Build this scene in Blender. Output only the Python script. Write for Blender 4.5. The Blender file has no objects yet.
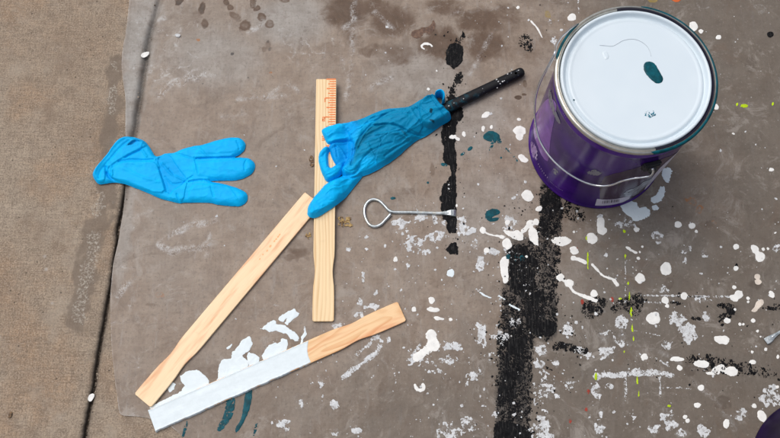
import bpy, bmesh, math, random
import numpy as np
from mathutils import Matrix, Vector

random.seed(7)
C = bpy.context.scene.collection
S = bpy.context.scene

# ------------------------------------------------------------------ camera, world, sun, exposure
CH, CT, CF, CR = 1.02686536, 0.294726663, 885.194492, 0.00489854   # height m, tilt, focal (px of a 780 px wide frame), roll
_c, _s = math.cos(CT), math.sin(CT)
VD = np.array([0, _s, -_c]); _up = np.array([0, _c, _s]); _r = np.array([1.0, 0, 0])
VR = _r * math.cos(CR) + _up * math.sin(CR)
VU = -_r * math.sin(CR) + _up * math.cos(CR)
cam_d = bpy.data.cameras.new('camera')
cam = bpy.data.objects.new('camera', cam_d); C.objects.link(cam)
cam_d.sensor_width = 36.0; cam_d.lens = CF / 780 * 36.0
cam_d.clip_start = 0.01; cam_d.clip_end = 100
m = Matrix(((VR[0], VU[0], -VD[0], 0), (VR[1], VU[1], -VD[1], 0), (VR[2], VU[2], -VD[2], CH), (0, 0, 0, 1)))
cam.matrix_world = m
S.camera = cam

SUN_EL, SUN_AZ = math.radians(62), math.radians(-50)     # azimuth measured from +Y towards +X
w = bpy.data.worlds.new('World'); S.world = w; w.use_nodes = True
nt = w.node_tree
bg = nt.nodes['Background']
sky = nt.nodes.new('ShaderNodeTexSky'); sky.sky_type = 'NISHITA'; sky.sun_disc = False
sky.sun_elevation = SUN_EL; sky.sun_rotation = SUN_AZ
sky.air_density = 1.0; sky.dust_density = 4.0; sky.ozone_density = 1.0
hs = nt.nodes.new('ShaderNodeHueSaturation'); hs.inputs['Saturation'].default_value = 0.42
nt.links.new(sky.outputs[0], hs.inputs['Color']); nt.links.new(hs.outputs[0], bg.inputs['Color'])
bg.inputs['Strength'].default_value = 0.148
sd = bpy.data.lights.new('sun', 'SUN'); sd.energy = 1.5; sd.angle = math.radians(38); sd.color = (1.0, 0.965, 0.92)
sun = bpy.data.objects.new('sun', sd); C.objects.link(sun)
dirv = Vector((math.sin(SUN_AZ) * math.cos(SUN_EL), math.cos(SUN_AZ) * math.cos(SUN_EL), math.sin(SUN_EL)))
sun.rotation_euler = (-dirv).to_track_quat('-Z', 'Y').to_euler()
sun.location = (0, 0, 3)
S.view_settings.view_transform = 'Standard'; S.view_settings.look = 'None'
S.view_settings.gamma = 1.0; S.view_settings.use_curve_mapping = False
S.view_settings.exposure = -0.12

# ------------------------------------------------------------------ measuring helpers
def U(pts, z=0.0):
    """points measured on the photograph -> places on the plane at height z (metres)"""
    p = np.atleast_2d(np.array(pts, float))
    v = VD + ((p[:, :1] - 390) / CF) * VR + ((219 - p[:, 1:2]) / CF) * VU
    t = (z - CH) / v[:, 2:]
    return (v * t + np.array([0, 0, CH]))[:, :2]

def U1(x, y, z=0.0):
    q = U([(x, y)], z)[0]
    return float(q[0]), float(q[1])

def _hash(ix, iy, seed):
    h = (ix.astype(np.int64) * 374761393 + iy.astype(np.int64) * 668265263 + seed * 2147483647 // 7 + seed * 974711) & 0xffffffff
    h = ((h ^ (h >> 13)) * 1274126177) & 0xffffffff
    h = ((h ^ (h >> 16)) * 2246822519) & 0xffffffff
    return ((h ^ (h >> 15)) & 0xffffff) / float(0xffffff)

def vnoise(x, y, seed=0):
    x = np.asarray(x, float); y = np.asarray(y, float)
    ix = np.floor(x); iy = np.floor(y); fx = x - ix; fy = y - iy
    fx = fx * fx * fx * (fx * (fx * 6 - 15) + 10); fy = fy * fy * fy * (fy * (fy * 6 - 15) + 10)
    ix = ix.astype(np.int64); iy = iy.astype(np.int64)
    a = _hash(ix, iy, seed); b = _hash(ix + 1, iy, seed); c = _hash(ix, iy + 1, seed); d = _hash(ix + 1, iy + 1, seed)
    return (a * (1 - fx) + b * fx) * (1 - fy) + (c * (1 - fx) + d * fx) * fy

def fbm(x, y, seed=0, octv=4, gain=0.5):
    t = 0; amp = 1; n = 0
    for o in range(octv):
        t = t + amp * vnoise(x * 2 ** o + 17.3 * o, y * 2 ** o - 9.1 * o, seed + o * 13); n += amp; amp *= gain
    return t / n

def sstep(a, b, x):
    t = np.clip((x - a) / (b - a), 0, 1); return t * t * (3 - 2 * t)

def seg_dist(X, Y, pts, closed=False):
    d = np.full(X.shape, 1e9)
    n = len(pts)
    for i in range(n if closed else n - 1):
        ax, ay = pts[i]; bx, by = pts[(i + 1) % n]
        dx, dy = bx - ax, by - ay; L = dx * dx + dy * dy + 1e-18
        t = np.clip(((X - ax) * dx + (Y - ay) * dy) / L, 0, 1)
        d = np.minimum(d, (X - ax - t * dx) ** 2 + (Y - ay - t * dy) ** 2)
    return np.sqrt(d)

def sdf_poly(X, Y, pts):
    """positive inside"""
    d = seg_dist(X, Y, pts, True)
    ins = np.zeros(X.shape, bool)
    n = len(pts)
    for i in range(n):
        ax, ay = pts[i]; bx, by = pts[(i + 1) % n]
        if ay == by: continue
        ins ^= ((ay > Y) != (by > Y)) & (X < (bx - ax) * (Y - ay) / (by - ay) + ax)
    return np.where(ins, d, -d)

def smooth_poly(pts, it=2, closed=True):
    p = np.array(pts, float)
    for _ in range(it):
        if closed:
            q = np.roll(p, -1, 0)
            p = np.stack([0.75 * p + 0.25 * q, 0.25 * p + 0.75 * q], 1).reshape(-1, 2)
        else:
            q = p[1:]; r = p[:-1]
            mid = np.stack([0.75 * r + 0.25 * q, 0.25 * r + 0.75 * q], 1).reshape(-1, 2)
            p = np.vstack([p[:1], mid, p[-1:]])
    return p

# ------------------------------------------------------------------ mesh helpers
def tag(o, label=None, cat=None, group=None, kind=None):
    if label: o['label'] = label
    if cat: o['category'] = cat
    if group: o['group'] = group
    if kind: o['kind'] = kind
    return o

def empty(name, loc=(0, 0, 0), label=None, cat=None, group=None, rz=0.0):
    o = bpy.data.objects.new(name, None); C.objects.link(o); o.location = loc; o.rotation_euler = (0, 0, rz)
    o.empty_display_size = 0.02
    return tag(o, label, cat, group)

def link(name, me, mat, parent=None, smooth=True):
    if mat: me.materials.append(mat)
    if smooth: me.shade_smooth()
    o = bpy.data.objects.new(name, me); C.objects.link(o)
    if parent: o.parent = parent
    return o

def raw_mesh(name, V, loops_list, attrs=None):
    """loops_list: list of (nfaces, k) index arrays"""
    me = bpy.data.meshes.new(name)
    loops = np.concatenate([a.ravel() for a in loops_list if len(a)]).astype(np.int32)
    counts = np.concatenate([np.full(len(a), a.shape[1], np.int32) for a in loops_list if len(a)])
    starts = np.concatenate([[0], np.cumsum(counts)[:-1]]).astype(np.int32)
    me.vertices.add(len(V)); me.vertices.foreach_set('co', np.asarray(V, np.float32).ravel())
    me.loops.add(len(loops)); me.loops.foreach_set('vertex_index', loops)
    me.polygons.add(len(counts)); me.polygons.foreach_set('loop_start', starts)
    me.update(calc_edges=True)
    me.validate()
    if attrs:
        for k, a in attrs.items():
            at = me.attributes.new(k, 'FLOAT', 'POINT'); at.data.foreach_set('value', np.asarray(a, np.float32).ravel())
    return me

def ms(F, X, Y, fields):
    """contour of F>0 over a grid; fields interpolated. returns verts xy, dict fields, faces"""
    ny, nx = F.shape
    ins = F > 0
    idx = np.arange(ny * nx).reshape(ny, nx)
    NV = ny * nx
    def cross(a, b, pa, pb):
        fa = F.ravel()[pa]; fb = F.ravel()[pb]
        t = np.where(np.abs(fa - fb) > 1e-15, fa / np.where(fa == fb, 1, fa - fb), 0.5); t = np.clip(t, 0, 1)
        return t
    ha = idx[:, :-1].ravel(); hb = idx[:, 1:].ravel(); va = idx[:-1].ravel(); vb = idx[1:].ravel()
    th = cross(0, 0, ha, hb); tv = cross(0, 0, va, vb)
    def full(A):
        r = A.ravel()
        return np.concatenate([r, r[ha] * (1 - th) + r[hb] * th, r[va] * (1 - tv) + r[vb] * tv])
    c0 = idx[:-1, :-1]; c1 = idx[:-1, 1:]; c2 = idx[1:, 1:]; c3 = idx[1:, :-1]
    H = NV + np.arange(ny * (nx - 1)).reshape(ny, nx - 1); Vv = NV + ny * (nx - 1) + np.arange((ny - 1) * nx).reshape(ny - 1, nx)
    e0 = H[:-1]; e2 = H[1:]; e3 = Vv[:, :-1]; e1 = Vv[:, 1:]
    code = ins[:-1, :-1] * 1 + ins[:-1, 1:] * 2 + ins[1:, 1:] * 4 + ins[1:, :-1] * 8
    T = {1: ['0ad'], 2: ['1ba'], 3: ['01bd'], 4: ['2cb'], 5: ['0ad', '2cb'], 6: ['12ca'], 7: ['012cd'], 8: ['3dc'], 9: ['0ac3'],
         10: ['1ba', '3dc'], 11: ['01bc3'], 12: ['23db'], 13: ['0ab23'], 14: ['123da'], 15: ['0123']}
    M = {'0': c0, '1': c1, '2': c2, '3': c3, 'a': e0, 'b': e1, 'c': e2, 'd': e3}
    out = {}
    for k, ps in T.items():
        sel = code == k
        if not sel.any(): continue
        for p in ps:
            out.setdefault(len(p), []).append(np.stack([M[ch][sel] for ch in p], 1))
    faces = [np.concatenate(v) for v in out.values()]
    if not faces: return None
    used = np.unique(np.concatenate([f.ravel() for f in faces]))
    remap = np.full(NV + len(th) + len(tv), -1); remap[used] = np.arange(len(used))
    faces = [remap[f] for f in faces]
    XX = full(X)[used]; YY = full(Y)[used]
    return XX, YY, {k: full(v)[used] for k, v in fields.items()}, faces

def grid(x0, x1, y0, y1, res):
    xs = np.arange(x0, x1 + res, res); ys = np.arange(y0, y1 + res, res)
    return np.meshgrid(xs, ys)

# ------------------------------------------------------------------ material helpers
class N:
    def __init__(s, name):
        s.m = bpy.data.materials.new(name); s.m.use_nodes = True; s.t = s.m.node_tree; s.b = s.t.nodes['Principled BSDF']
        s.out = s.t.nodes['Material Output']
    def n(s, typ, **kw):
        o = s.t.nodes.new(typ)
        for k, v in kw.items():
            if k in o.inputs.keys() if isinstance(k, str) else False: pass
            setattr(o, k, v)
        return o
    def l(s, a, b): s.t.links.new(a, b)
    def set(s, o, key, v):
        if hasattr(v, 'is_linked') or isinstance(v, bpy.types.NodeSocket): s.l(v, o.inputs[key])
        else: o.inputs[key].default_value = v
    def coord(s, scale=(1, 1, 1), rot=(0, 0, 0), world=True):
        if not hasattr(s, '_g'):
            s._g = s.n('ShaderNodeTexCoord')
        mp = s.n('ShaderNodeMapping'); s.l(s._g.outputs['Object'], mp.inputs[0])
        mp.inputs['Scale'].default_value = scale; mp.inputs['Rotation'].default_value = rot
        return mp.outputs[0]
    def noise(s, scale, detail=3, rough=0.55, vec=None, dist=0.0):
        o = s.n('ShaderNodeTexNoise'); s.l(vec if vec is not None else s.coord(), o.inputs['Vector'])
        o.inputs['Scale'].default_value = scale; o.inputs['Detail'].default_value = detail; o.inputs['Roughness'].default_value = rough
        o.inputs['Distortion'].default_value = dist
        return o.outputs['Fac']
    def vor(s, scale, vec=None, feat='F1', out='Distance'):
        o = s.n('ShaderNodeTexVoronoi'); o.feature = feat; s.l(vec if vec is not None else s.coord(), o.inputs['Vector'])
        o.inputs['Scale'].default_value = scale
        return o.outputs[out]
    def ramp(s, f, a, b, lo=0.0, hi=1.0):
        o = s.n('ShaderNodeMapRange'); o.interpolation_type = 'SMOOTHSTEP'; s.l(f, o.inputs[0])
        o.inputs[1].default_value = a; o.inputs[2].default_value = b; o.inputs[3].default_value = lo; o.inputs[4].default_value = hi
        return o.outputs[0]
    def mix(s, f, a, b, mode='MIX'):
        o = s.n('ShaderNodeMix'); o.data_type = 'RGBA'; o.blend_type = mode
        s.set(o, 0, f)
        for k, v in ((6, a), (7, b)):
            if isinstance(v, bpy.types.NodeSocket): s.l(v, o.inputs[k])
            else: o.inputs[k].default_value = (*v, 1) if len(v) == 3 else v
        return o.outputs[2]
    def math(s, op, a, b=0.0):
        o = s.n('ShaderNodeMath'); o.operation = op; s.set(o, 0, a); s.set(o, 1, b); return o.outputs[0]
    def attr(s, name):
        o = s.n('ShaderNodeAttribute'); o.attribute_name = name; return o.outputs['Fac']
    def bump(s, h, strength=0.3, dist=0.001, nrm=None):
        o = s.n('ShaderNodeBump'); s.l(h, o.inputs['Height']); o.inputs['Strength'].default_value = strength
        o.inputs['Distance'].default_value = dist
        if nrm is not None: s.l(nrm, o.inputs['Normal'])
        return o.outputs[0]
    def fin(s, col=None, rough=None, metal=None, nrm=None, **kw):
        if col is not None:
            if isinstance(col, bpy.types.NodeSocket): s.l(col, s.b.inputs['Base Color'])
            else: s.b.inputs['Base Color'].default_value = (*col, 1)
        if rough is not None: s.set(s.b, 'Roughness', rough)
        if metal is not None: s.set(s.b, 'Metallic', metal)
        if nrm is not None: s.l(nrm, s.b.inputs['Normal'])
        for k, v in kw.items(): s.set(s.b, k.replace('_', ' '), v)
        return s.m

def mat_concrete(name, under=False):
    a = N(name)
    n1 = a.noise(5, 5, 0.6); n2 = a.noise(60, 4, 0.65); n3 = a.noise(560, 4, 0.75)
    v = a.noise(1, 3, 0.6, a.coord((420, 60, 1), (0, 0, 0.0))); h = a.noise(1, 3, 0.6, a.coord((50, 420, 1)))
    c = a.mix(a.ramp(n1, .32, .68), (0.312, 0.224, 0.150), (0.370, 0.296, 0.218))
    c = a.mix(a.ramp(a.noise(9, 3, .6, a.coord((1, 1, 1), (0, 0, 1))), .48, .64, 0, .6), c, (0.350, 0.222, 0.128))
    c = a.mix(a.ramp(n2, .4, .7, 0, .45), c, (0.205, 0.165, 0.132))
    gr = a.math('ADD', a.math('MULTIPLY', v, 0.5), a.math('MULTIPLY', h, 0.5))
    c = a.mix(a.ramp(gr, .42, .62, .42, 0), c, (0.125, 0.092, 0.068))
    c = a.mix(a.ramp(n3, .50, .66, 0, .6), c, (0.48, 0.395, 0.31))
    c = a.mix(a.ramp(n3, .48, .36, 0, .62), c, (0.095, 0.066, 0.046))
    n4 = a.noise(210, 5, .8)
    c = a.mix(a.ramp(n4, .46, .36, 0, .45), c, (0.12, 0.086, 0.06))
    c = a.mix(a.ramp(a.noise(22, 5, .7), .50, .70, 0, .5), c, (0.36, 0.30, 0.235))
    c = a.mix(a.ramp(a.noise(15, 5, .7, dist=.5), .52, .68, 0, .5), c, (0.175, 0.122, 0.085))
    c = a.mix(a.ramp(a.vor(75), .10, .045, 0, .75), c, (0.035, 0.025, 0.018))
    # worn strips beside the joint: darker paste and pale stones
    wr = a.attr('worn')
    st = a.vor(230, out='Distance'); stc = a.vor(230, out='Color')
    wn = a.ramp(a.math('ADD', a.math('MULTIPLY', wr, .9), a.math('MULTIPLY', a.noise(70, 5, .8), 1.3)), .72, 1.25)
    c = a.mix(a.math('MULTIPLY', wn, .75), c, (0.16, 0.122, 0.092))
    stone = a.math('MULTIPLY', a.ramp(a.noise(330, 5, .8), .47, .60), a.ramp(a.math('ADD', a.attr('stone'), a.math('MULTIPLY', a.noise(120, 4, .75), .9)), .62, 1.1))
    stone = a.math('MULTIPLY', stone, .75)
    c = a.mix(stone, c, (0.52, 0.47, 0.40))
    # pale mineral flecks
    fl = a.math('MULTIPLY', a.ramp(a.vor(38, out='Distance'), .13, .05), a.ramp(a.noise(7, 2), .5, .62))
    c = a.mix(a.math('MULTIPLY', fl, .5), c, (0.5, 0.48, 0.45))
    dk = a.attr('dirt')
    c = a.mix(dk, c, (0.055, 0.042, 0.032))
    hh = a.math('ADD', a.math('MULTIPLY', n3, .7), a.math('ADD', a.math('MULTIPLY', gr, .5), a.math('MULTIPLY', stone, .7)))
    return a.fin(c, a.ramp(n2, .3, .7, .75, .95), nrm=a.bump(hh, .55, .0011))

def mat_film():
    a = N('plastic_film')
    fine = a.noise(330, 4, .7); mid = a.noise(38, 5, .62); big = a.noise(7, 4, .6)
    gr = a.math('ADD', a.math('MULTIPLY', a.noise(1, 3, .6, a.coord((300, 45, 1))), .5), a.math('MULTIPLY', a.noise(1, 3, .6, a.coord((45, 300, 1))), .5))
    c = a.mix(a.ramp(mid, .3, .7), (0.248, 0.182, 0.136), (0.362, 0.290, 0.232))
    c = a.mix(a.ramp(big, .45, .7, 0, .5), c, (0.300, 0.262, 0.226))
    c = a.mix(a.attr('grey'), c, a.mix(a.ramp(mid, .3, .7), (0.30, 0.275, 0.248), (0.42, 0.398, 0.372)))
    c = a.mix(a.ramp(gr, .56, .42, 0, .14), c, (0.150, 0.118, 0.098))
    c = a.mix(a.ramp(a.noise(70, 6, .75, dist=.6), .50, .68, 0, .45), c, (0.205, 0.160, 0.132))
    c = a.mix(a.ramp(a.noise(1, 4, .7, a.coord((150, 22, 1), (0, 0, .06))), .54, .72, 0, .35), c, (0.385, 0.36, 0.34))
    br = a.attr('brown')
    brn = a.math('ADD', br, a.math('MULTIPLY', a.math('SUBTRACT', a.noise(42, 6, .72, dist=.7), .5), 1.1))
    c = a.mix(a.math('MULTIPLY', a.ramp(brn, .14, .82), .92), c, (0.120, 0.072, 0.046))
    c = a.mix(a.math('MULTIPLY', a.ramp(brn, .75, 1.15), .6), c, (0.055, 0.032, 0.020))
    gm = a.attr('grime_vignette')
    gmn = a.math('ADD', gm, a.math('MULTIPLY', a.math('SUBTRACT', a.noise(30, 5, .7), .5), .55))
    c = a.mix(a.ramp(gmn, .1, 1.0, 0, .72), c, (0.115, 0.100, 0.084))
    sp = a.math('MULTIPLY', a.ramp(fine, .60, .72), a.ramp(gm, .0, .6, .18, .42))
    c = a.mix(sp, c, (0.44, 0.41, 0.37))
    c = a.mix(a.ramp(fine, .44, .34, 0, .35), c, (0.10, 0.080, 0.062))
    c = a.mix(a.ramp(a.noise(24, 6, .8, dist=.8), .53, .66, 0, .42), c, (0.42, 0.38, 0.34))
    c = a.mix(a.ramp(a.vor(47), .07, .035, 0, .3), c, (0.07, 0.055, 0.042))
    c = a.mix(a.ramp(a.noise(13, 6, .75, dist=1.0), .53, .68, 0, .50), c, (0.165, 0.118, 0.088))
    ck = a.math('ADD', a.attr('chalk'), a.math('MULTIPLY', a.math('SUBTRACT', a.noise(260, 5, .8, dist=.5), .5), 1.3))
    c = a.mix(a.math('MULTIPLY', a.ramp(ck, .35, 1.1), .55), c, (0.60, 0.60, 0.60))
    so = a.math('ADD', a.attr('soot'), a.math('ADD', a.math('MULTIPLY', a.math('SUBTRACT', a.noise(330, 5, .8), .5), 1.2), a.math('MULTIPLY', a.math('SUBTRACT', a.noise(1, 4, .7, a.coord((240, 40, 1))), .5), .8)))
    c = a.mix(a.math('MULTIPLY', a.ramp(so, .35, 1.05), .88), c, (0.020, 0.019, 0.020))
    # creased film whitens at its folds; fold highlights and glints are painted in
    mk = a.attr('milky_glint')
    rdg = a.math('ABSOLUTE', a.math('SUBTRACT', a.noise(120, 4, .65, dist=1.6), .5))
    mks = a.math('MULTIPLY', a.ramp(mk, .12, .75), a.math('ADD', a.ramp(rdg, .030, .004, 0, .55), a.ramp(a.noise(75, 5, .7, dist=.8), .44, .66, 0, .55)))
    c = a.mix(a.math('MINIMUM', mks, .80), c, (0.62, 0.61, 0.60))
    gl = a.math('MULTIPLY', a.ramp(mk, .25, .8), a.ramp(a.noise(1, 4, .7, a.coord((520, 190, 1), (0, 0, .5))), .60, .68))
    c = a.mix(a.math('MULTIPLY', gl, .9), c, (0.85, 0.85, 0.85))
    rs = a.attr('rust')
    rsn = a.math('ADD', rs, a.math('MULTIPLY', a.math('SUBTRACT', a.noise(230, 4, .7), .5), .9))
    c = a.mix(a.math('MULTIPLY', a.ramp(rsn, .45, .8), .85), c, (0.36, 0.13, 0.028))
    om = a.attr('ochre')
    c = a.mix(a.math('MULTIPLY', a.ramp(a.math('ADD', om, a.math('MULTIPLY', a.math('SUBTRACT', a.noise(200, 4, .7), .5), .8)), .3, .9), .7), c, (0.34, 0.24, 0.05))
    lk = a.attr('dark')
    c = a.mix(a.ramp(lk, .0, 1.0, 0, .9), c, (0.06, 0.055, 0.052))
    op = a.math('SUBTRACT', .86, a.math('MULTIPLY', a.attr('clear'), .42))
    hh = a.math('ADD', a.math('MULTIPLY', fine, .35), a.math('ADD', a.math('MULTIPLY', gr, .15), a.math('MULTIPLY', a.noise(90, 4, .7, dist=1.5), .8)))
    return a.fin(c, a.ramp(mid, .3, .7, .40, .60), nrm=a.bump(hh, .5, .0009), Alpha=op, Specular_IOR_Level=.28)

def mat_paint(name, col, rough=.4, var=.06, dirty=0.0, bump=.25):
    a = N(name)
    n = a.noise(140, 3, .6)
    c = a.mix(a.ramp(n, .3, .7), tuple(max(0, x * (1 - var)) for x in col), tuple(min(1, x * (1 + var)) for x in col))
    if dirty:
        d = a.noise(420, 4, .75)
        c = a.mix(a.ramp(d, .50, .66, 0, dirty), c, (0.24, 0.21, 0.19))
    return a.fin(c, rough, nrm=a.bump(a.noise(260, 4, .7), bump, .0004), Specular_IOR_Level=.16)

def mat_black():
    a = N('black_paint')
    n = a.noise(180, 4, .7); s = a.noise(1, 3, .6, a.coord((600, 70, 1)))
    c = a.mix(a.ramp(n, .35, .65), (0.002, 0.002, 0.003), (0.009, 0.009, 0.010))
    c = a.mix(a.ramp(s, .52, .66, 0, .55), c, (0.045, 0.043, 0.042))
    c = a.mix(a.ramp(a.noise(420, 4, .8), .58, .70, 0, .5), c, (0.11, 0.10, 0.092))
    return a.fin(c, a.ramp(n, .3, .7, .5, .8), nrm=a.bump(a.noise(300, 4, .75), .3, .0006), Specular_IOR_Level=.08)

def mat_wood(name, base, dark, ang=0.0, wav=0.3, blush=0.0, wk=.62, ws=52):
    a = N(name)
    v = a.coord((1, 0.055, 1), (0, 0, ang))
    d = a.noise(30, 2, .5, a.coord((1, .25, 1)), 0)
    sx = a.n('ShaderNodeSeparateXYZ'); a.l(a.coord(), sx.inputs[0])
    nn = a.noise(1, 2, .45, a.coord((26, 5.5, 1)))
    ph = a.math('ADD', a.math('MULTIPLY', sx.outputs['X'], ws), a.math('MULTIPLY', nn, wav))
    fr = a.math('FRACT', ph)
    band = a.math('MULTIPLY', a.ramp(fr, .25, .88), a.ramp(fr, 1.0, .90))
    f = a.noise(1, 4, .6, a.coord((1500, 30, 1)))
    c = a.mix(a.math('MULTIPLY', a.math('MULTIPLY', band, wk), a.ramp(a.noise(1, 2, .5, a.coord((60, 6, 1))), .35, .6, .35, 1)), base, dark)
    c = a.mix(a.ramp(f, .4, .68, 0, .3), c, tuple(x * .72 for x in base))
    if blush:
        c = a.mix(a.math('MULTIPLY', a.ramp(a.noise(1, 3, .6, a.coord((90, 12, 1))), .46, .68), blush), c, (0.72, 0.30, 0.13))
    c = a.mix(a.ramp(a.noise(50, 4, .6), .58, .8, 0, .28), c, (0.45, 0.30, 0.17))
    return a.fin(c, .58, nrm=a.bump(f, .25, .0005))

def mat_glove():
    a = N('blue_nitrile')
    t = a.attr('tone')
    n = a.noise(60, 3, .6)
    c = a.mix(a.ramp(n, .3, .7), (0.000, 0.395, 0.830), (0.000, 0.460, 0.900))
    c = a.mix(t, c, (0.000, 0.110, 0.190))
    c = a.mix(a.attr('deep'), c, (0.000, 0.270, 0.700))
    c = a.mix(a.attr('smudge_shade'), c, (0.004, 0.028, 0.045))  # dark marks, and shade in the cuff opening painted as colour
    hh = a.math('ADD', a.noise(170, 4, .7, dist=1.0), a.math('MULTIPLY', a.noise(900, 2, .6), .25))
    return a.fin(c, .58, nrm=a.bump(hh, .22, .0007), Specular_IOR_Level=.14)

def mat_simple(name, col, rough=.4, metal=0.0, var=.1, ns=120, bump=.1, **kw):
    a = N(name)
    n = a.noise(ns, 4, .65)
    c = a.mix(a.ramp(n, .3, .7), tuple(x * (1 - var) for x in col), tuple(min(1, x * (1 + var)) for x in col))
    return a.fin(c, rough, metal, nrm=a.bump(a.noise(ns * 3, 3, .7), bump, .0005), **kw)

M = dict(
    concrete=mat_concrete('concrete'), film=mat_film(), black=mat_black(),
    white=mat_paint('white_paint', (0.78, 0.77, 0.74), .42), bluewhite=mat_paint('cool_white_paint', (0.70, 0.77, 0.80), .3, .03, 0, .35),
    scuff=mat_paint('scuffed_white_paint', (0.60, 0.61, 0.62), .55, .12, .8), teal=mat_paint('teal_paint', (0.000, 0.066, 0.088), .45, .35),
    lime=mat_paint('lime_paint', (0.42, 0.58, 0.01), .45, .15), orange=mat_paint('orange_paint', (0.55, 0.12, 0.03), .5, .15),
    beige=mat_paint('beige_paint', (0.66, 0.58, 0.50), .45, .1), red=mat_paint('red_paint', (0.30, 0.045, 0.03), .5, .2),
    glove=mat_glove())

# ------------------------------------------------------------------ the setting: soil, two slabs and their joint
JP = np.array([(172, -60), (160, 0), (151, 30), (147, 50), (142, 85), (136, 122), (130, 160), (125, 195), (119, 226), (111, 285), (103, 328), (97, 358), (92.5, 390), (84, 438), (70, 510)], float)
JW = U(JP)
o_ = np.argsort(JW[:, 1]); JWy = JW[o_, 1]; JWx = JW[o_, 0]
ys = np.concatenate([np.arange(-.90, -.10, .02), np.arange(-0.10, 0.86, 0.0015), np.arange(.87, 1.9, .02)])
jx = np.interp(ys, JWy, JWx) + 0.0012 * (fbm(ys * 60, ys * 0, 3) - .5) * 2
def joint_x(Y): return np.interp(Y, ys, jx)
wide = sstep(0.25, 0.42, ys)              # the joint opens towards the far end
def slab(name, side):
    u = np.concatenate([[0, .0008, .0018, .003, .0045, .0065, .009, .012, .016], np.arange(.020, .46, .003) if side < 0 else np.arange(.020, 1.2, .01), np.arange(.47 if side < 0 else 1.21, 2.2, .04)])
    gap = .0016 + .0012 * wide + .0012 * (fbm(ys * 300, ys * 0 + side, 5) - .3)
    Yg = np.repeat(ys[:, None], len(u), 1)
    Ug = np.repeat(u[None], len(ys), 0)
    Xg = jx[:, None] + side * (gap[:, None] + Ug)
    rr = .0042 + .0030 * wide[:, None]
    e = np.clip(1 - Ug / rr, 0, 1)
    Z = -rr * .62 * (1 - np.sqrt(np.clip(1 - e * e, 0, 1)))
    Z = Z + (fbm(Xg * 220, Yg * 220, 9) - .5) * .0010 + (fbm(Xg * 900, Yg * 900, 4, 2) - .5) * .0005 * (Ug < .03)
    Xg = np.concatenate([Xg[:, :1] - side * .0005, Xg], 1); Z = np.concatenate([np.full((len(ys), 1), -.05), Z], 1); Ug = np.concatenate([Ug[:, :1], Ug], 1); Yg = np.concatenate([Yg[:, :1], Yg], 1)
    pxw = Xg * 1000; pyw = Yg * 1000
    worn = np.zeros_like(Xg); stone = np.zeros_like(Xg)
    dirt = np.clip(1 - Ug / .005, 0, 1) ** 1.2 * .8 + np.clip(1 - Ug / .02, 0, 1) * .15 * fbm(Xg * 90, Yg * 90, 3)
    if side < 0:
        for pl, r in (([(113, 62), (112, 85), (112, 108), (108, 140), (104, 200), (103, 225)], .013), ([(97, 225), (88, 255), (82, 290), (76, 322)], .017)):
            d = seg_dist(Xg, Yg, U(pl)) + .026 * (fbm(Xg * 75, Yg * 50, 14, 5, .65) - .5); worn = np.maximum(worn, sstep(r * 1.1, r * .1, d))
        for pl, r in (([(114, 92), (112, 110)], .008), ([(100, 196), (97, 212)], .008), ([(95, 235), (86, 275), (79, 318)], .0085), ([(113, 62), (114, 70)], .006)):
            d = seg_dist(Xg, Yg, U(pl)) + .018 * (fbm(Xg * 120, Yg * 80, 15, 5, .65) - .5); stone = np.maximum(stone, sstep(r, r * .3, d))
    n, k = Xg.shape
    I = np.arange(n * k).reshape(n, k)
    q = np.stack([I[:-1, :-1], I[:-1, 1:], I[1:, 1:], I[1:, :-1]], -1).reshape(-1, 4)
    if side < 0: q = q[:, ::-1]
    me = raw_mesh(name, np.stack([Xg, Yg, Z], -1).reshape(-1, 3), [q], dict(worn=worn, stone=stone, dirt=dirt))
    o = link(name, me, M['concrete']); o['kind'] = 'structure'
    return o
slab('pavement', -1); slab('pavement', 1)
a_ = N('soil')
c_ = a_.mix(a_.ramp(a_.noise(300, 5, .7), .35, .65), (0.05, 0.036, 0.026), (0.20, 0.15, 0.11))
a_.fin(c_, .95, nrm=a_.bump(a_.noise(400, 4, .7), .9, .002))
Xg, Yg = grid(-2.4, 2.3, -1.0, 2.0, .03)
I = np.arange(Xg.size).reshape(Xg.shape)
me = raw_mesh('ground', np.stack([Xg, Yg, -.0085 + .003 * fbm(Xg * 40, Yg * 40, 2)], -1).reshape(-1, 3), [np.stack([I[:-1, :-1], I[:-1, 1:], I[1:, 1:], I[1:, :-1]], -1).reshape(-1, 4)])
link('ground', me, a_.m)['kind'] = 'structure'

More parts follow.
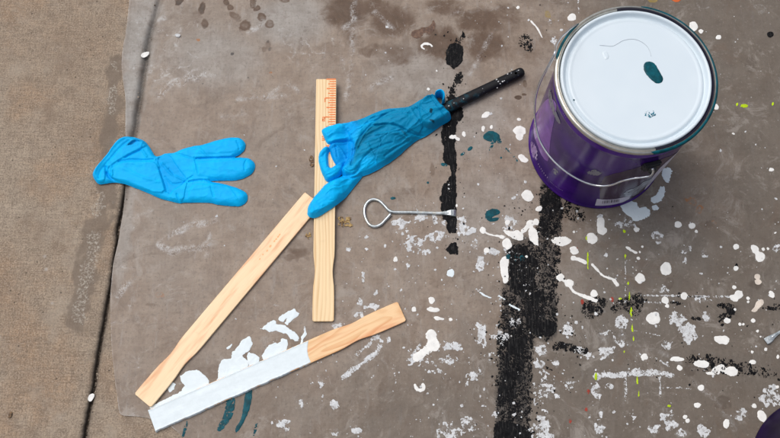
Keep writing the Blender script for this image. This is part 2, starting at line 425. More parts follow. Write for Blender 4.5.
# ------------------------------------------------------------------ plastic sheet
EDGE = [(146, -200), (136, -45), (130, 0), (127, 25), (124, 45), (121.5, 65), (123, 80), (125.5, 95), (126, 120), (126, 150), (125, 185), (123.5, 205), (119.5, 235), (114, 262), (110.5, 290),
        (111, 330), (113, 360), (116, 385), (119, 410), (121, 415.5), (135, 416), (148, 418), (165, 423), (178, 431), (190, 445), (200, 480), (215, 640), (1250, 640), (1250, -200)]
EW = U(EDGE)
CREASES = [([(160, 95), (172, 82), (182, 80), (193, 78)], 1.0), ([(180, 84), (190, 76)], .8), ([(238, 100), (262, 97), (285, 97)], .55), ([(290, 82), (298, 92)], .5), ([(262, 98), (290, 85)], .6),
           ([(355, 0), (354, 15), (353, 28), (352, 45), (349, 70), (346, 100)], .55), ([(155, 20), (165, 18)], .7), ([(160, 245), (170, 252), (190, 250), (210, 243)], .9),
           ([(165, 238), (195, 225), (215, 220)], .8), ([(118, 295), (125, 286), (127, 283)], .8), ([(250, 100), (228, 130), (215, 150)], .3), ([(205, 60), (206, 90)], .3),
           ([(195, 80), (205, 75), (212, 76)], .8), ([(182, 30), (176, 45)], .6), ([(345, 28), (354, 22), (352, 8)], .8), ([(375, 12), (385, 22), (392, 28)], .6),
           ([(250, 33), (262, 22)], .7), ([(370, 90), (380, 82), (390, 77)], .6), ([(480, 60), (470, 75), (495, 30)], .5), ([(452, 14), (480, 10), (510, 7)], .35),
           ([(262, 112), (236, 116), (220, 116)], .35), ([(220, 20), (215, 60), (212, 95)], .25), ([(590, 336), (660, 352), (700, 372)], .35), ([(560, 160), (600, 300)], .0),
           ([(690, 380), (715, 400), (735, 430)], .45), ([(295, 395), (296, 438)], .15), ([(215, 165), (240, 160), (262, 165)], .3), ([(130, 250), (134, 300)], .3),
           ([(210, 235), (205, 255)], .5), ([(139, 216), (150, 210)], .4), ([(430, 345), (480, 350), (520, 358)], .0)]
CW = [(U(p), a) for p, a in CREASES]
def hfilm(X, Y):
    """height of the film above the slab"""
    h = .0010 + .0009 * (fbm(X * 26, Y * 26, 21) - .5)
    rx = X + .01 * (fbm(X * 30, Y * 30, 31) - .5)
    rg = 1 - np.abs(2 * fbm(rx * 38, Y * 30, 41, 3) - 1) * 3.2
    h = h + .00038 * np.clip(rg, 0, 1) ** 2 * sstep(.42, .62, fbm(X * 9, Y * 9, 77))
    rg2 = 1 - np.abs(2 * fbm(X * 75 + 2, Y * 95, 43, 3) - 1) * 3.5
    h = h + .00018 * np.clip(rg2, 0, 1) ** 2 * sstep(.4, .6, fbm(X * 13 + 5, Y * 13, 78))
    # the film sags a little into the joint and lies up on the far slab's edge
    u = X - joint_x(Y)
    h = h - .0042 * np.exp(-(u / .0042) ** 2) * sstep(.245, .34, Y) 
    return h
DX = None
xs = np.concatenate([np.arange(-.60, -.40, .006), np.arange(-.40, .53, .0010), np.arange(.535, 1.5, .007)])
ysf = np.concatenate([np.arange(-.30, .03, .006), np.arange(.03, .63, .0010), np.arange(.637, 1.15, .007)])
Xf, Yf = np.meshgrid(xs, ysf)
Fe = sdf_poly(Xf, Yf, smooth_poly(EW, 2)) + .0012 * (fbm(Xf * 70, Yf * 70, 8) - .5)
H = hfilm(Xf, Yf)
milky_glint = np.zeros_like(Xf)
for pw, am in CW:
    if am <= 0: continue
    wob = .006 * (fbm(Xf * 45, Yf * 45, 51) - .5)
    d = seg_dist(Xf + wob, Yf - wob, pw)
    H += am * .0004 * np.exp(-(d / .0013) ** 2)
    milky_glint = np.maximum(milky_glint, am * 1.0 * np.exp(-(d / .0050) ** 2) * (0.40 + 1.0 * fbm(Xf * 120, Yf * 120, 5)))
rg = np.clip(1 - np.abs(2 * fbm(Xf * 34, Yf * 42, 91, 4) - 1) * 7, 0, 1) ** 2
rg2 = np.clip(1 - np.abs(2 * fbm(Xf * 60 + 3, Yf * 52, 95, 4) - 1) * 8, 0, 1) ** 2
leftz = sstep(.02, -.12, Xf)
topz = sstep(.38, .5, Yf)
milky_glint = np.maximum(milky_glint, (rg * .42 + rg2 * .30) * sstep(.48, .66, fbm(Xf * 11, Yf * 11, 61)) * (.35 + .5 * leftz + .45 * topz))
edge_d = np.clip(Fe, 0, 1)
milky_glint = np.maximum(milky_glint, .75 * np.exp(-(edge_d / .0011) ** 2) * (.5 + .5 * fbm(Xf * 60, Yf * 60, 2)))
H += .0009 * np.exp(-(edge_d / .003) ** 2) * (fbm(Xf * 50, Yf * 50, 17))
BW1 = .0011 * (fbm(Xf * 110, Yf * 110, 301, 4) - .5) * 1.4; BW2 = .0011 * (fbm(Xf * 110, Yf * 110, 302, 4) - .5) * 1.4
def blobs(lst):
    f = np.zeros_like(Xf)
    for x, y, rx, ry, *r in lst:
        a = r[0] if r else 1.0
        cx, cy = U1(x, y); s = .00108
        q = np.sqrt(((Xf + BW1 * min(rx, 8) - cx) / (rx * s)) ** 2 + ((Yf + BW2 * min(ry, 8) - cy) / (ry * s)) ** 2)
        g = a * sstep(1.35, .75 if rx < 9 else .45, q)
        if rx < 9 and a > .5: g = g * (.8 + .35 * sstep(.35, 1.0, q))
        f = np.maximum(f, g)
    return f
brown = blobs([(180, 2, 5, 4, 1.2), (202, 9, 4, 6, 1.2), (205, 25, 5.5, 6, .9), (198, 18, 6, 9, .45), (226, 3, 4, 4, 1), (230, 8, 4, 4, .8), (235, 16, 5, 5, .6), (246, 26, 7, 6, .8), (238, 20, 5, 5, .5),
               (253, 3, 3.5, 6, 1), (257, 9, 4, 4, 1), (262, 18, 4.5, 4.5, .9), (270, 24, 5.5, 5.5, .75), (283, 0, 6, 4, .8), (347, 12, 30, 26, .95), (350, 33, 12, 10, .55), (374, 8, 24, 18, .75),
               (392, 22, 34, 24, .8), (370, 52, 22, 10, .62), (355, 42, 14, 10, .45), (445, 8, 30, 15, .66), (442, 45, 28, 26, .9), (425, 32, 22, 10, .45), (480, 22, 34, 20, .8), (487, 45, 30, 24, .85), (395, 55, 32, 18, .6),
               (505, 15, 25, 16, .6), (520, 60, 20, 20, .35), (462, 62, 25, 14, .42), (408, 192, 9, 7, .5), (300, 45, 3, 10, .4), (268, 46, 3, 7, .5), (265, 50, 3, 4, .5), (300, 252, 14, 7, .62), (288, 258, 10, 5, .5), (433, 170, 3, 9, .45),
               (669, 283, 5, 6, .6), (755, 285, 9, 6, .75), (728, 280, 5, 4, .4), (722, 403, 7, 6, .7), (690, 371, 6, 8, .7), (135, 256, 2.5, 3, .6), (152, 305, 12, 3, .35), (715, 420, 3, 3, .2), (750, 66, 6, 12, .5),
               (731, 64, 4, 6, .4), (707, 225, 5, 5, .5), (778, 222, 6, 6, .6), (415, 28, 4, 2.5, .0), (518, 98, 3, 2.4, 1.2), (524, 95, 3, 1.6, 1.0), (525, 84, 2.5, 5, .6), (526, 120, 2, 3, .3), (560, 2, 12, 5, .4), (640, 3, 20, 4, .5)])
grey = np.clip(blobs([(290, 20, 50, 38, .75), (215, 60, 60, 40, .55), (140, 40, 22, 60, .95), (130, 100, 16, 60, .95), (123, 230, 12, 60, .6), (420, 70, 60, 40, .5), (640, 250, 80, 40, .4), (460, 120, 60, 50, .45), (150, 10, 20, 20, .7), (490, 210, 60, 50, .4), (560, 100, 30, 60, .3), (600, 300, 90, 60, .25)]) + .25 * (fbm(Xf * 14, Yf * 14, 33) - .45), 0, 1)
gX = sstep(.06, .40, Xf)
grime_vignette = np.clip(.92 * gX + .30 * sstep(.35, .08, Yf) * sstep(-.15, .1, Xf) + .55 * sstep(.26, .06, Yf) * (.5 + .5 * sstep(-.42, -.1, Xf)) + .25 * sstep(.16, .06, Yf) * sstep(.2, .45, Xf) + .8 * (fbm(Xf * 8, Yf * 8, 66, 5) - .5) * (.4 + gX), 0, 1)  # dirt, plus vignetting painted in as darkening to the right and lower corners
rust = blobs([(198, 40, 3.2, 1.8, .9), (271, 73, 2.2, 1.4, .8), (414, 33, 9, 3.5, .0), (160, 295, 4.5, 3, .6), (690, 201, 8, 5, .62), (700, 209, 7, 5, .62), (713, 225, 4, 5, .5), (780, 290, 4, 4, .4), (586, 294, 2, 5, .4), (552, 70, 4, 2, .3), (578, 275, 2, 3, .4)])
ochre = blobs([(548, 15, 4.5, 5, .7), (653, 1, 5, 4, .9), (553, 20, 3, 3, .4)])
dark = blobs([(232, 54, 1.8, 1.7, 1.3), (248, 78, 1, 1, .8), (203, 84, 1, 1, .8), (268, 42, 1.4, 2, .7), (270, 50, 1.6, 2.5, .7), (202, 9, 2.5, 4, .4), (205, 27, 3, 3.5, .3), (180, 3, 3.5, 3, .45)])
scuffs = [(417.6, 358, 9, 7, .35), (453, 346, 9, 4, .5), (449, 360, 10, 3, .5), (435, 372, 8, 2, .65), (481.7, 336, 5, 9, .35), (489, 357, 3, 6, .25), (473, 374.5, 8, 4, .5), (451.5, 431, 13, 9, .55), (470, 424, 7, 6, .55), (541, 427, 10, 13, .4),
          (541, 350, 5, 7, .3), (547, 388, 11, 14, .62), (569.6, 384.5, 5, 6, .45), (538, 364, 4, 5, .4), (566, 331, 9, 5, .3), (414, 245, 11, 7, .38), (438, 237.6, 12, 5, .4), (463, 225, 6, 7, .28), (466, 232, 9, 3.5, .35),
          (481, 261, 4.5, 8, .3), (425, 252, 9, 3, .6), (404, 223, 12, 4, .5), (398, 231, 10, 3, .55), (420, 216, 6, 6, .4), (430, 219, 10, 3, .55), (443, 223, 8, 3, .5), (476, 244, 5, 5, .5), (495, 251, 5, 3, .5), (482, 327, 5, 4, .35),
          (689.3, 334.3, 6.5, 8, .25), (768, 396, 9, 9, .4), (741, 415.5, 5, 5, .45), (704, 431, 9, 4.5, .3), (669, 418, 6, 11, .35), (607, 352, 5.5, 6.5, .35), (596, 391, 4, 7, .3), (600.6, 413.4, 3, 4, .35), (599, 427, 4.5, 5, .45), (609.5, 387.5, 2.4, 3.4, .35),
          (633, 415, 1.6, 7, .5), (603, 335, 8, 7, .75), (621, 338, 5, 9, .75), (590, 356, 5, 3, .45), (667, 346, 4, 4, .45), (679, 318, 9, 6, .35), (687, 327, 8, 4, .3), (621, 324, 5, 7, .55), (663, 290, 5, 4, .6), (707, 317.5, 4, 4, .35),
          (686, 250, 6, 4, .55), (685, 260, 2, 5, .5), (657, 237, 4, 6, .4), (626, 226, 10, 5, .55), (704, 254, 3, 4, .85), (654, 430, 5, 5, .5), (680, 434, 7, 5, .45), (550, 24, 2.5, 3, .4), (554.6, 42, 4.5, 4.5, .45), (283, 423.5, 6, 5, .6), (302, 404.6, 3, 4, .55),
          (334.5, 405, 4, 4, .5), (337, 432, 4.5, 3, .3), (356, 430, 3.6, 4, .3), (321, 384, 2.4, 6, .55), (356.6, 313.8, 4.4, 4.2, .2), (360.3, 301, 2.2, 5, .25), (369.4, 306.5, 7, 3.4, .3), (336.5, 324.7, 6, 3.4, .35), (304.6, 330, 1.4, 4, .2), (376.7, 339, 4.4, 3, .3),
          (388.6, 341, 3, 2.2, .3), (375, 293.6, 1.8, 3, .25), (347.5, 283, 3, 3, .55), (363, 277, 2, 4, .3), (366, 237, 2.6, 2, .4), (349, 250, 3, 2, .55), (478, 290, 2, 2, .5), (494, 415, 3, 2.4, .2), (516, 260, 12, 10, .78), (527, 276, 8, 12, .82), (510, 225, 8, 10, .6),
          (500, 335, 6, 9, .5), (515, 322, 10, 6, .82), (556, 363, 4, 6, .6), (775, 250, 4, 5, .75), (700, 300, 14, 4, .85), (600, 311, 5, 3, .8)]
chalk = blobs([(x, y, rx * 1.15, ry * 1.15, .50) for x, y, rx, ry, dr in scuffs] + [(525, 262, 30, 40, .1)])
soot = np.zeros_like(Xf)
for ln, r_, a_ in (([(551, 186), (550, 230), (545, 262), (545, 330)], 14, .80), ([(520, 250), (518, 330), (513, 380), (512, 440)], 20, .85), ([(538, 190), (560, 205), (580, 212)], 9, .42), ([(586, 308), (604, 306), (620, 306), (640, 300)], 10, .45), ([(720, 318), (733, 312)], 10, .45), ([(668, 304), (700, 306)], 4, .38),
                   ([(690, 356), (740, 365), (775, 374)], 9, .40), ([(548, 342), (572, 348), (590, 352)], 6, .42), ([(454, 42), (456, 70), (450, 100)], 8, .34), ([(450, 110), (449, 250)], 8, .30), ([(526, 36), (526, 54)], 8, .34), ([(755, 308), (785, 308)], 5, .4)):
    d = seg_dist(Xf, Yf, U(ln)) + .004 * (fbm(Xf * 70, Yf * 70, 71) - .5)
    soot = np.maximum(soot, a_ * sstep(r_ * .00108 * 1.25, r_ * .00108 * .7, d))
uu = Xf - joint_x(Yf)
clear = np.exp(-(uu / .0048) ** 2) * sstep(.30, .37, Yf) * sstep(.64, .54, Yf)
dark = np.maximum(dark, .42 * clear * (.6 + .6 * fbm(Xf * 40, Yf * 40, 12)))
r = ms(Fe, Xf, Yf, dict(z=H, milky_glint=milky_glint, brown=brown, grey=grey, grime_vignette=grime_vignette, rust=rust, ochre=ochre, dark=dark, clear=clear, chalk=chalk, soot=soot))
XX, YY, fl, faces = r
me = raw_mesh('film', np.stack([XX, YY, fl.pop('z')], -1), faces, fl)
sheet = empty('plastic_sheet', (*U1(450, 219), 0), 'cloudy plastic drop sheet spattered with paint, covering the concrete right of the joint', 'plastic sheet')
SO = np.array(sheet.location)
def rebase(me, off):
    n = len(me.vertices); co = np.empty(n * 3, np.float32); me.vertices.foreach_get('co', co)
    co = co.reshape(-1, 3) - np.asarray(off, np.float32); me.vertices.foreach_set('co', co.ravel()); me.update()
rebase(me, SO)
film = link('film', me, M['film'], sheet)

# ------------------------------------------------------------------ paint lying on the sheet
_ps = [100]
def paint(name, mat, px_poly=None, line=None, r=2.0, rough=.35, dry=0.0, thick=.00028, label=None, res=None, smooth=2, rscale=1.0, kind=None, grain=1.0, multi=None, torn=0.0, lowf=.38):
    """a film of paint: a traced outline (or stroke) with an uneven edge; dry > 0 breaks it up like a dry brush"""
    _ps[0] += 7; sd_ = _ps[0]
    mm = .00108
    shapes = multi or [(px_poly, line, r)]
    pts = []
    for pp, ln, rr in shapes:
        q = U(pp if pp is not None else ln); pad = .0015 + (0 if pp is not None else rr * mm * 1.3) + rough * .001
        pts += [q.min(0) - pad, q.max(0) + pad]
    lo = np.min(pts, 0); hi = np.max(pts, 0)
    ext = max(hi - lo)
    if res is None: res = .00035 if ext < .02 else (.0005 if ext < .08 else .0006)
    X, Y = grid(lo[0], hi[0], lo[1], hi[1], res)
    F = np.full(X.shape, -1.0)
    for pp, ln, rr in shapes:
        if pp is not None:
            q = U(smooth_poly(pp, smooth)) if smooth else U(pp); f = sdf_poly(X, Y, q)
        else:
            q = U(smooth_poly(ln, 2, False)) if len(ln) > 2 else U(ln)
            f = rr * mm - seg_dist(X, Y, q)
        F = np.maximum(F, f)
    if torn: F = F + torn * .001 * (fbm(X * 130, Y * 130, sd_ + 40, 3) - .5) * 2
    F = F + rough * .001 * (fbm(X * 420 * rscale, Y * 420 * rscale, sd_, 3) - .5) * 2
    if dry > 0:
        nz = fbm(X * 800 * grain, Y * 700 * grain, sd_ + 3, 4, .62) * (1 - lowf) + fbm(X * 190 * grain, Y * 170 * grain, sd_ + 5, 4, .6) * lowf
        G = (nz - (.34 + dry * .24)) * .006 + (np.clip(F, -.002, .0022) - .0014 * min(1, ext / .03) * (dry > .2)) * .22
        F = np.minimum(F + .0002, G)
    Z = hfilm_at(X, Y) + .00022 + thick * .55 * np.clip(F / .0012, 0, 1) ** .5
    rr_ = ms(F, X, Y, dict(z=Z))
    if rr_ is None: return None
    XX, YY, f, faces = rr_
    me = raw_mesh(name, np.stack([XX, YY, f['z']], -1) - SO, faces)
    o = link(name, me, M[mat], sheet)
    if label: o['label'] = label
    if kind: o['kind'] = kind
    return o

def hfilm_at(X, Y):
    # bilinear lookup in the film's own height grid
    ix = np.clip(np.searchsorted(xs, X.ravel()) - 1, 0, len(xs) - 2); iy = np.clip(np.searchsorted(ysf, Y.ravel()) - 1, 0, len(ysf) - 2)
    tx = np.clip((X.ravel() - xs[ix]) / (xs[ix + 1] - xs[ix]), 0, 1); ty = np.clip((Y.ravel() - ysf[iy]) / (ysf[iy + 1] - ysf[iy]), 0, 1)
    h = (H[iy, ix] * (1 - tx) + H[iy, ix + 1] * tx) * (1 - ty) + (H[iy + 1, ix] * (1 - tx) + H[iy + 1, ix + 1] * tx) * ty
    return h.reshape(X.shape)

def ell(x, y, rx, ry=None, rot=0, wob=.08):
    ry = ry or rx; n = 14; rr = random.Random(int(x * 31 + y * 17))
    out = []
    for k in range(n):
        t = 2 * math.pi * k / n; w_ = 1 + rr.uniform(-wob, wob)
        a, b = rx * w_ * math.cos(t), ry * w_ * math.sin(t)
        out.append((x + a * math.cos(rot) - b * math.sin(rot), y + a * math.sin(rot) + b * math.cos(rot)))
    return out

def crop(ox, oy, sc, pts): return [(ox + x / sc, oy + y / sc) for x, y in pts]

# black roller marks (the dry, wide band and the taped line)
black_shapes = [
    (crop(390, 0, 3.98, [(222, 210), (240, 182), (262, 170), (290, 185), (294, 220), (282, 255), (250, 280), (226, 256)]), .8, .12),
    (crop(390, 0, 3.98, [(255, 170), (262, 150), (285, 145), (290, 125), (300, 150), (285, 180)]), .8, .62),
    (crop(390, 0, 3.98, [(262, 298), (290, 280), (285, 330), (262, 350), (262, 385), (230, 400), (222, 395), (245, 345)]), .8, .5),
    (crop(390, 110, 3.98, [(205, 60), (212, 20), (222, -35), (245, -60), (272, -40), (290, 8), (284, 38), (264, 60), (260, 100), (258, 130), (266, 180), (264, 245), (262, 290), (267, 330), (262, 360), (261, 400), (263, 440), (264, 492), (236, 492), (228, 470), (222, 440), (206, 436), (205, 410), (203, 395), (202, 350), (204, 312), (222, 285), (240, 262), (243, 240), (238, 222), (215, 218), (211, 180), (212, 150), (208, 130), (206, 95)]), .7, .12),
    (crop(390, 220, 3.98, [(222, 118), (236, 98), (262, 94), (274, 108), (270, 138), (240, 136)]), .8, .2)]
for p, rg_, dr in black_shapes:
    paint('black_smear', 'black', p, rough=rg_, dry=dr, smooth=0, rscale=1.2, torn=2.2, label='rough black paint line' if len(p) > 20 else None)
paint('black_smear', 'black', [(541, 186), (563, 186), (563, 225), (560, 262), (558, 300), (557, 336), (545, 338), (534, 340), (532, 380), (532, 420), (530, 450), (493, 450), (494, 420), (497, 380), (496, 340), (500, 300), (506, 272), (512, 250), (538, 232)],
      rough=1.6, dry=.72, grain=1.5, smooth=1, torn=3.0, label='wide dry black roller mark')
paint('black_smear', 'black', [(509, 246), (520, 243), (530, 250), (537, 262), (534, 290), (548, 292), (545, 318), (536, 330), (528, 330), (524, 300), (512, 290), (508, 268)], rough=1.5, dry=.42, smooth=1, torn=4, grain=1.4)
paint('black_smear', 'black', [(503, 330), (530, 326), (527, 350), (518, 392), (510, 405), (503, 408), (497, 400), (504, 365)], rough=1.5, dry=.48, smooth=1, torn=4, grain=1.4)
paint('black_smear', 'black', [(494, 421), (512, 422), (531, 430), (532, 450), (493, 448)], rough=1.0, dry=.05, smooth=1)
paint('black_smear', 'black', [(530, 322), (556, 320), (556, 334), (544, 338), (530, 334)], rough=1.0, dry=.15, smooth=1)
paint('black_smear', 'black', [(545, 190), (562, 190), (563, 225), (548, 240), (538, 232), (540, 205)], rough=1.0, dry=.62, smooth=1, torn=3, grain=1.5)
paint('black_smear', 'black', [(538, 182), (556, 190), (580, 206), (590, 220), (575, 224), (560, 214), (540, 214)], rough=1.4, dry=.78, smooth=1)
paint('black_smear', 'black', crop(585, 220, 3.98, [(0, 330), (40, 302), (95, 318), (88, 350), (60, 382), (20, 396), (-8, 380), (-12, 345)]), rough=1.3, dry=.60, smooth=1, torn=4, grain=1.5)
paint('black_smear', 'black', crop(585, 220, 3.98, [(88, 352), (130, 322), (170, 300), (232, 286), (228, 388), (190, 386), (160, 358), (110, 376)]), rough=1.3, dry=.70, smooth=1, torn=3, grain=1.5)
paint('black_smear', 'black', crop(585, 220, 3.98, [(510, 340), (560, 325), (604, 348), (590, 385), (545, 408), (520, 405), (532, 380), (566, 362)]), rough=1.2, dry=.38, smooth=1)
for q in ([(335, 322), (390, 330), (390, 340), (340, 338)], [(415, 385), (470, 390), (470, 402), (420, 398)], [(700, 344), (790, 346), (790, 364), (705, 356)], [(350, 300), (480, 304), (480, 310), (350, 306)], [(745, 332), (775, 334), (770, 344), (750, 342)]):
    paint('black_smear', 'black', crop(585, 220, 3.98, q), rough=1.0, dry=.58, smooth=1)
for q in ([(157, 70), (166, 76), (164, 92), (156, 90)], [(130, 38), (140, 33), (146, 44), (132, 58), (122, 48)], [(128, 150), (140, 158), (160, 168), (150, 172), (128, 160)]):
    paint('black_smear', 'black', crop(390, 328, 3.98, [(x * 4, y) if 0 else (x + 490, y) for x, y in q]), rough=1.0, dry=.55, smooth=1)
paint('black_smear', 'black', [(519, 37), (526, 33), (534, 42), (532, 54), (524, 52), (518, 45)], rough=1.4, dry=.80, smooth=1)
paint('black_smear', 'black', [(556, 340), (574, 345), (590, 348), (588, 356), (570, 352), (552, 350)], rough=1.2, dry=.62, smooth=1)
paint('black_smear', 'black', [(693, 352), (740, 360), (780, 372), (775, 380), (700, 372), (680, 362)], rough=1.2, dry=.82, smooth=1)

# white, wet spill around the dipped stirrer
spills = [
    crop(240, 300, 7.3, [(130, 212), (165, 203), (200, 170), (240, 150), (265, 152), (262, 178), (320, 190), (355, 200), (392, 232), (425, 265), (430, 305), (400, 303), (385, 288), (370, 292), (355, 270), (335, 245), (300, 235), (245, 225), (215, 235), (180, 220)]),
    crop(240, 300, 7.3, [(278, 140), (310, 110), (350, 90), (395, 75), (430, 100), (405, 130), (378, 162), (348, 180), (333, 168), (345, 145), (357, 135), (340, 126), (318, 150), (290, 153)]),
    crop(240, 300, 7.3, [(156, 408), (195, 345), (260, 320), (275, 325), (310, 285), (345, 290), (350, 330), (345, 375), (260, 420), (170, 445)]),
    crop(240, 300, 7.3, [(437, 325), (445, 270), (465, 260), (468, 210), (480, 200), (484, 240), (468, 280), (462, 325)]),
    crop(195, 328, 3.98, [(92, 215), (95, 160), (110, 130), (145, 125), (150, 95), (175, 70), (190, 45), (215, 38), (228, 60), (215, 90), (195, 110), (218, 135), (200, 172), (140, 195)]),
    crop(195, 328, 3.98, [(218, 160), (207, 112), (215, 90), (235, 108), (257, 120), (250, 150)]),
    [(179, 395), (185, 386), (180, 376), (186, 372), (197, 369.5), (205, 375), (209.5, 381), (209, 388), (195, 395)],
    [(168.6, 389), (172, 383), (175.8, 384.5), (174.5, 390), (170, 392)],
    [(150, 408), (165, 400), (182, 391), (186, 394), (167, 405), (155, 412)],
    [(225, 348.5), (232, 344.3), (231, 347), (228, 349.5)]]
for p in spills: paint('white_spill', 'bluewhite', p, rough=.55, smooth=0, thick=.0003, torn=2.4)
# white spill running out from under the can
for p in (crop(600, 130, 5.478, [(345, 215), (380, 208), (394, 235), (382, 272), (365, 294), (352, 270), (336, 242)]),
          crop(600, 130, 5.478, [(358, 305), (352, 350), (325, 395), (290, 402), (268, 386), (305, 360), (325, 330), (322, 312)]),
          crop(585, 110, 3.98, [(130, 375), (200, 362), (212, 392), (238, 390), (262, 402), (248, 432), (195, 444), (168, 420)]),
          crop(585, 110, 3.98, [(262, 382), (290, 376), (294, 398), (266, 402)])):
    paint('white_spill', 'bluewhite', p, rough=1.0, smooth=1, thick=.0005, dry=.05, torn=2.0)

# round drops: x, y, rx, ry, rot
drops = [(678, 225, 3.7, 3.3), (691.8, 226.3, 4, 3.3), (695.8, 231.6, 1.9, 1.9), (636.5, 230, 3, 3), (600.6, 226, 4.3, 8, .15), (591.3, 238.8, 6, 5.8), (735.8, 247, 3, 3), (762.9, 249.6, 2, 2), (767.5, 249, 1.2, 1.2),
         (665.4, 269.5, 6.6, 6.6), (639.5, 278.3, 5.7, 5.7), (735.3, 268.7, 2.7, 2.7), (683.5, 295.9, 3.9, 3.7), (664.9, 300.4, 3.7, 3.5), (667.2, 306.2, 2, 1.8), (653.3, 318.2, 7.6, 7.2), (593.8, 293.4, 4, 3.6),
         (770.9, 294.6, 2.6, 4.6, -.6), (747.8, 298.4, 1.7, 1.6), (747.8, 302.4, 1.7, 1.6), (752.8, 321, 2, 2), (739.5, 324.3, 1.5, 1.5), (743, 324.5, 1.6, 1.5), (726.7, 320.5, 3.6, 3.2), (734, 287.8, 1.6, 1.4), (637.8, 258.4, 1.6, 1.4),
         (642, 247, 1.4, 1.4), (639.5, 252.5, 1.4, 1.6), (636, 270.6, 1.5, 1.3), (774.7, 233, 1.3, 1.2), (574, 250.6, 4.6, 4.4), (560.4, 277.8, 4, 4), (450.8, 273.5, 4.3, 4.3), (431.5, 300.4, 3.9, 4.3), (414.4, 309.7, 2.7, 2.9),
         (433, 309.7, 7, 2.4, .12), (439.5, 318.5, 5.5, 1.6, .12), (450.5, 320, 2, 1.8), (506.8, 244, 5.6, 5.6), (483, 230.5, 3.3, 3.6), (526.4, 256.4, 1.7, 1.6), (507.3, 222.5, 3, 2.8), (486.7, 251, 3, 2.9), (395.5, 259.7, 2.2, 2.4),
         (519.4, 131, 7, 5.2), (519, 136, 4.2, 5), (523, 159, 6, 3.2, .6), (527.4, 196, 6.3, 6), (485.5, 115.5, 4.6, 3, -.5), (483, 129, 2, 3.2), (491.5, 127.5, 1.6, 1.9), (464, 134.6, 1.8, 3, -.2), (452, 137, 4, 3.2), (518.5, 120, 1.6, 1.5),
         (456.6, 206, 1.4, 1.5), (571.9, 18, 4.3, 4, -.3), (518, 8, 1.4, 1.4), (436.5, 71, 1.4, 1.3), (428.5, 89.7, 1.4, 1.3), (693, 27, 5, 5), (700.6, 31.7, 2.8, 2.6), (718.2, 38, 2.9, 2.5), (715.7, 107.5, 2.4, 3), (733, 134, 2, 1.5, .4), (771, 170, 2.2, 1.5),
         (721.4, 340, 8.4, 5, .1), (644, 357.4, 4.3, 4), (676.5, 359.4, 7.5, 2.9, .05), (710, 373.5, 4.2, 2.2, .1), (679, 368, 2.8, 2.8), (700.6, 387.8, 3.2, 3.1), (697.3, 405, 3.6, 2.5), (726.2, 424, 3, 4.5), (684.7, 417, 2, 1.8), (687.5, 421, 2, 1.8),
         (765.4, 349.8, 2, 1.9), (751.6, 352.4, 1.5, 1.5), (754, 406, 2.3, 2), (776.7, 387, 2, 1.8), (777.5, 357, 1.6, 2.4), (734.5, 310, 1.6, 1.4), (757, 331, 1.3, 1.2), (760, 337, 1.2, 1.2), (574, 232, 1.6, 1.5), (539, 209, 3.4, 3.0)]
for d in drops[:99]:
    x, y, rx, ry = d[:4]; rot = d[4] if len(d) > 4 else 0
    paint('paint_drop', 'white' if (x, y) != (450.8, 273.5) else 'bluewhite', ell(x, y, rx * .95, ry * .95, rot, .11), rough=.55, smooth=2, thick=.00032, torn=1.2)
# drips with tails
def drip(multi, mat='white', **k): paint('paint_drip', mat, multi=multi, rough=k.pop('rough', .45), thick=.0003, torn=.9, **k)
drip([(ell(759.6, 257, 5, 5), None, 0), (ell(755, 250, 3.6, 4), None, 0), (None, [(753, 248), (759, 256)], 3)])
drip([(None, [(592, 265), (597, 270), (602.6, 276.5), (610, 278.5), (615.5, 280.5), (616.8, 285)], 1.2), (None, [(614, 280.5), (616.8, 285)], 2.2)])
drip([(ell(569, 283.5, 4.6, 3.8), None, 0), (None, [(560, 278), (569, 284), (572, 291), (577, 294), (586, 297)], 1.5), (None, [(584, 296.5), (596, 301)], 2.2)])
drip([(None, [(575, 259), (580, 260), (585, 263)], 2), (ell(573.5, 258.5, 3, 2.4), None, 0)])
drip([(None, [(483, 230), (488, 235), (504, 237)], 1.0), (ell(502, 237, 2.6, 2), None, 0)])
drip([(None, [(453, 137), (458, 139.6)], 1.8)])
drip([(None, [(530.7, 21.4), (535, 26), (538, 30), (542, 38)], .8)], rough=.3)
drip([(ell(600.5, 221, 3.8, 4), None, 0), (ell(602, 231, 4.6, 4), None, 0)])
drip([([(502, 257), (508, 256), (509, 262), (508, 270), (509, 282), (504, 285), (501, 276), (499, 262)], None, 0)], rough=.6)
drip([([(503, 229), (510, 232), (517, 230), (523, 233), (524, 240), (517, 241), (511, 238), (504, 233)], None, 0), (ell(530, 224, 4, 3.4), None, 0), (ell(536, 222.5, 3, 3), None, 0), (None, [(523, 231), (530, 225), (533, 232)], 2.6),
      ([(528, 228), (537, 228), (538, 240), (539, 247), (532, 244), (528, 236)], None, 0)], rough=.8)
drip([([(553, 238), (562, 237), (570, 238), (572, 243), (563, 246), (556, 246), (550, 241)], None, 0)], rough=1.0, dry=.1)
drip([([(735, 291), (741, 290.5), (743, 296), (738, 299), (735, 303), (730, 299), (729, 296), (734, 295)], None, 0)], rough=.9)
drip([([(756, 302), (762, 299), (764, 304), (759, 308), (754, 313), (750, 311), (755, 307)], None, 0)], rough=.9, mat='beige')
drip([(ell(757, 277, 3.2, 3.2), None, 0), (ell(757.6, 282, 3.6, 3), None, 0)], mat='beige')
drip([(ell(628, 248.5, 3, 1.4, .5), None, 0), (None, [(630, 250), (636, 253)], 1.4)])
drip([(None, [(432, 46.5), (430, 44.5), (423.5, 44), (421, 47.5), (424, 49.5)], 1.3)], rough=.3)
drip([(ell(430.7, 335, 5.2, 5.2), None, 0), (ell(433, 345, 7, 6), None, 0), (None, [(431, 336), (433, 345), (425, 352), (417, 357)], 4.5)], rough=1.4, dry=.06)
drip([(None, [(415, 385), (418, 391), (424, 389.5), (423, 385)], 1.6)], rough=.8)
